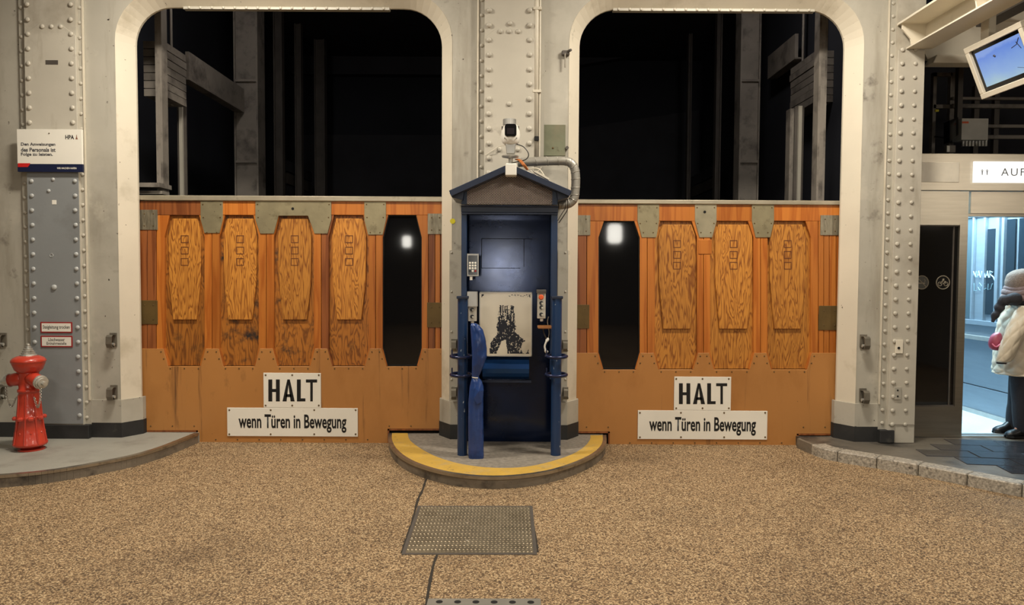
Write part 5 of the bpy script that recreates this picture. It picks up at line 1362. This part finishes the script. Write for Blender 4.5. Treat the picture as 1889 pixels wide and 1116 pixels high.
links = ['pelvis waist', 'waist chest', 'chest neck', 'neck head', 'head crown', 'pelvis hipL', 'hipL kneeL', 'kneeL ankleL', 'ankleL toeL', 'pelvis hipR', 'hipR kneeR', 'kneeR ankleR', 'ankleR toeR', 'chest shL', 'shL elL', 'elL wrL', 'wrL haL', 'chest shR', 'shR elR', 'elR wrR', 'wrR haR']
names = list(joints); me = bpy.data.meshes.new('body')
me.from_pydata([pp(*joints[n][:3]) - wl(per) for n in names], [tuple(names.index(k) for k in l.split()) for l in links], [])
bo = bpy.data.objects.new('body', me); COL.objects.link(bo); bo.parent = per; me.materials.append(M_skin)
sk = bo.modifiers.new('skin', 'SKIN'); sk.use_smooth_shade = True
for i, n in enumerate(names):
    me.skin_vertices[0].data[i].radius = (joints[n][3] * .8,) * 2; me.skin_vertices[0].data[i].use_root = n == 'pelvis'
bo.modifiers.new('sub', 'SUBSURF').levels = 1; bo.modifiers['sub'].render_levels = 1


def ell_loft(sections, seg, name, mat, parent, fn=None, sub=False):
    """sections: (px, py, depth offset, half width in px, half depth in m)"""
    b = B(); rings = []
    for i, (px, py, dy, hw, hd) in enumerate(sections):
        c = pp(px, py, dy); ring = []
        for k in range(seg):
            a = 2 * PI * k / seg; v = Vector((math.cos(a) * hw * S, math.sin(a) * hd, 0))
            if fn: v *= 1 + fn(i, k, a)
            ring.append(c + v)
        rings.append(ring)
    b.loft(rings); o = b.o(name, mat, parent, smooth=True)
    if sub: m = o.modifiers.new('sub', 'SUBSURF'); m.levels = 1; m.render_levels = 1
    return o
def dense(sec, n):
    out = []
    for i in range(len(sec) - 1):
        p0, p1, p2, p3 = sec[max(i - 1, 0)], sec[i], sec[i + 1], sec[min(i + 2, len(sec) - 1)]
        for k in range(n):
            t = k / n; out.append(tuple(.5 * (2 * b_ + (c_ - a_) * t + (2 * a_ - 5 * b_ + 4 * c_ - d_) * t * t + (3 * b_ - a_ - 3 * c_ + d_) * t ** 3) for a_, b_, c_, d_ in zip(p0, p1, p2, p3)))
    out.append(sec[-1]); return out
# quilted coat
NS = 96
def quilt(amp, fu, fv):
    def f(i, k, a):
        u, v = k / NS * fu, i * fv
        d1 = abs(math.sin(PI * (u + v))); d2 = abs(math.sin(PI * (u - v))); return amp * (min(d1, d2) ** .5) - amp
    return f
coat_sec = dense([(1886, 690, 0, 52, .25), (1886, 686, 0, 53, .26), (1885, 668, 0, 51, .255), (1885, 640, 0, 48, .24), (1885, 612, 0, 45, .225), (1886, 588, 0, 42, .21), (1887, 570, 0, 37, .2), (1887, 560, 0, 31, .17), (1886, 551, 0, 21, .12), (1886, 547, 0, 14, .09)], 10)
ell_loft(coat_sec, NS, 'coat', M_coat, per, quilt(.075, 9, .0775))
sl = dense([(1845, 668, -.19, 9, .05), (1848, 664, -.2, 13, .065), (1856, 645, -.22, 15, .072), (1866, 620, -.235, 16.5, .078), (1876, 598, -.225, 17.5, .08), (1886, 578, -.19, 17, .08), (1890, 564, -.14, 13, .07)], 8)
NS2 = NS; ell_loft(sl, NS, 'sleeve', M_coat, per, quilt(.12, 5, .085))
sl2 = dense([(1866, 664, .19, 10, .05), (1868, 640, .21, 14, .07), (1876, 605, .22, 16, .08), (1888, 570, .17, 15, .08)], 8)
ell_loft(sl2, NS, 'sleeve', M_coat, per, quilt(.12, 5, .085))
ell_loft([(1843, 671, -.18, 8, .03), (1843.5, 668, -.18, 8.5, .04)], 12, 'cuff', M_scarfdark, per)
# trousers, shoes
for dy, secs in ((-.1, [(1884, 797, 0, 12, .065), (1880, 780, 0, 13, .07), (1879, 735, 0, 15, .075), (1880, 690, 0, 19, .095), (1882, 665, 0, 21, .1)]), (.09, [(1867, 789, 0, 12, .065), (1866, 770, 0, 12.5, .068), (1872, 735, 0, 14.5, .075), (1879, 690, 0, 19, .095), (1882, 665, 0, 20, .1)])):
    ell_loft(dense([(a, y, dy, hw, hd) for a, y, _, hw, hd in secs], 4), 18, 'trouser_leg', M_trouser, per, lambda i, k, a: .05 * noise.noise(Vector((math.cos(a) * 2, math.sin(a) * 2, i * .5))))
for toe, heel, y0, y1, dy in ((1855, 1896, 803.5, 786, -.1), (1832, 1874, 795, 778, .09)):
    b = B(); zb0 = P(1870, y0, Yp + dy).z; zb0 = ZP + .009; rings = []
    for t, hw, ht in ((0, .012, .02), (.06, .034, .045), (.2, .046, .062), (.45, .045, .078), (.62, .04, .11), (.85, .042, .12), (1, .03, .1)):
        x = P(toe + (heel - toe) * t, 790, Yp + dy).x; rings.append([(x, Yp + dy + hw * math.cos(a), zb0 + max(0, ht * (.5 + .5 * math.sin(a)))) for a in [2 * PI * k / 14 for k in range(14)]])
    b.loft(rings); sh = b.o('shoe', M_shoe, per, smooth=True)
    b = B(); rings = [[(x_, Yp + dy + w_ * sgn, z_) for x_, w_ in ()] for z_ in ()]
    xa, xb = P(toe, 790, Yp + dy).x, P(heel, 790, Yp + dy).x; b.slab([(xa, Yp + dy - .02), (xa + .05, Yp + dy - .045), (xb, Yp + dy - .035), (xb, Yp + dy + .035), (xa + .05, Yp + dy + .045), (xa, Yp + dy + .02)], ZP + .008, ZP + .024); b.o('sole', M_shoe, sh)
# head : face turned left and away, nose, ear, eye and mouth
fdir = Vector((-.86, .5, 0)).normalized(); side = Vector((-fdir.y, fdir.x, 0))
hc2 = pp(1882, 527, 0); b = B(); rings = []
for t in range(9):
    v = -1 + 2 * t / 8; r = math.sqrt(max(0.02, 1 - v * v)); ring = []
    for k in range(16):
        a = 2 * PI * k / 16; fr_k = math.cos(a)
        ring.append(hc2 + fdir * (.098 * r * fr_k * (1.0 if v > -.3 else .92)) + side * (.078 * r * math.sin(a)) + Vector((0, 0, v * .12)))
    rings.append(ring)
b.loft(rings); head = b.o('face', M_skin, per, smooth=True)
b = B(); q = hc2 + fdir * .098 - Vector((0, 0, .015)); b.tube([q + Vector((0, 0, .03)), q + fdir * .018, q - Vector((0, 0, .006))], lambda t: .008 + .006 * t, 8); b.o('nose', M_skin, head, smooth=True)
for sg in (-1, 1):
    q = hc2 + fdir * .088 + side * .032 * sg + Vector((0, 0, .012)); b = B(); b.lathe([(.004, -.006), (.009, 0), (.004, .006)], q, 8); b.o('eye', M_camface, head)
    q = hc2 + side * .08 * sg; b = B(); b.torus(q, .02, .007, side, 10, 6, .7, 1.2); b.o('ear', M_skin, head)
q = hc2 + fdir * .092 - Vector((0, 0, .052)); b = B(); b.tube([q - side * .02, q + fdir * .004, q + side * .02], .005, 6); b.o('mouth', M_bag, head)
# knitted hat with ribs
hs = dense([(1883, 534, 0, 27.5, .122), (1884, 527, 0, 30, .132), (1886, 516, .0, 31.5, .14), (1887, 506, 0, 28, .128), (1888, 499, 0, 19, .09), (1888, 495.5, 0, 6, .03)], 4)
ell_loft(hs, 40, 'knitted_hat', M_hat, per, lambda i, k, a: .018 * math.sin(a * 20) * (i < 18) + .02 * noise.noise(Vector((math.cos(a) * 2, math.sin(a) * 2, i * .4))))
# scarf wound twice, tail in front
for py, hw, hd, tr, tl, mt in ((553, 30, .14, .038, .18, M_scarf), (543, 29, .135, .034, .10, M_scarf), (535.5, 27.5, .126, .026, .16, M_scarf), (560, 27, .15, .034, .22, M_scarfdark)):
    b = B(); pts = []
    c = pp(1885, py, 0)
    for k in range(25):
        a = 2 * PI * k / 24; pts.append(c + Vector((math.cos(a) * hw * S, math.sin(a) * hd, -.02 * math.cos(a - .6) * 1 + .012 * math.sin(3 * a))))
    b.tube(pts, lambda t: tr * (1 + .18 * math.sin(t * 19) * .6), 12); b.o('scarf_wrap', mt, per, smooth=True)
b = B(); b.tube([pp(1872, 552, -.12), pp(1858, 552, -.14), pp(1847, 556, -.13), pp(1841, 564, -.11), pp(1837, 574, -.1), pp(1831, 583, -.1), pp(1827, 594, -.1)], lambda t: .042 * (1 - t) ** .6 + .014 + .006 * math.sin(t * 25), 12, 6); b.o('scarf_tail', M_scarfdark, per, smooth=True)
# pink bag
bg = B(); cx_b = 1834.5
secs = [(cx_b - 2, 646, -.1, 5, .03), (cx_b - 2.5, 643, -.1, 9, .045), (cx_b - 3, 634, -.1, 11, .055), (cx_b - 1, 622, -.1, 9.5, .05), (cx_b + 1, 616, -.1, 6, .04), (cx_b + 2, 613, -.1, 2.5, .02)]
bag = ell_loft(dense(secs, 3), 16, 'handbag', M_bag, per)
b = B(); b.tube([pp(1826, 634, -.17), pp(1834, 640, -.195), pp(1844, 632, -.18)], .006, 6, 4); b.o('flap_seam', plain('bag_light', (206, 104, 130)), bag)

# ================================================================== LAMPS of the hall
for i, (x, y, z, p) in enumerate(LAMPS):
    o = thing('hall_lamp', ('nearest', 'middle', 'furthest')[i // 2] + ' ceiling lamp of the hall, counted from the ' + ('left' if i % 2 == 0 else 'right') + ' gate', 'lamp', (x, y, z), 'ceiling lamps of the hall')
    b = B(); b.box(x - .5, x + .5, y - .18, y + .18, z + .01, z + .1); b.o('housing', M_lampbody, o)
    b = B(); b.tube([(x, y, z + .1), (x, y, ZTOP)], .02, 8); b.o('stem', M_lampbody, o)
    b = B(); b.box(x - .46, x + .46, y - .16, y + .16, z - .012, z + .01); b.o('diffuser', M_lampon, o)
for x, z, w2, lab in ((-.3, 1.7, .46, 'low bulkhead lamp of the hall, mirrored in the booth back panel'), (-3.25, 2.52, .13, 'bulkhead wall lamp of the hall, mirrored in the left gate window'), (3.15, 2.8, .22, 'larger bulkhead wall lamp of the hall, mirrored in the right gate window')):
    o = thing('wall_lamp', lab, 'lamp', (x, -9.1, z), 'bulkhead lamps on the rear wall')
    b = B(); b.box(x - w2 - .04, x + w2 + .04, -9.1, -9.02, z - w2 * 1.35 - .04, z + w2 * 1.35 + .04); b.o('housing', M_darksteel, o)
    b = B(); b.prism(rrect(x, z, w2, w2 * 1.35, w2 * .6), -9.02, -8.96); b.o('diffuser', M_bulk, o)

o = thing('wall_lamp', 'bulkhead lamp on the right hall wall, mirrored in the lift front', 'lamp', (7.35, 1.2, 2.85))
b = B(); b.box(7.3, 7.4, .95, 1.45, 2.45, 3.25); b.o('housing', M_darksteel, o)
b = B(); b.box(7.26, 7.3, 1.0, 1.4, 2.5, 3.2); b.o('diffuser', M_lampon, o)
for p in SHAFT_FILL:
    o = thing('shaft_fill_lamp', 'unseen fill lamp added at the top of the shaft behind the %s gate' % ('left' if p[0] < 0 else 'right'), 'lamp', p)
    b = B(); b.lathe([(.12, .02), (.14, .1), (.05, .16), (.02, .4)], p, 14); b.o('housing', M_darksteel, o)
    b = B(); b.lathe([(.1, .012), (.1, .02)], p, 14); b.o('diffuser', M_lampon, o)
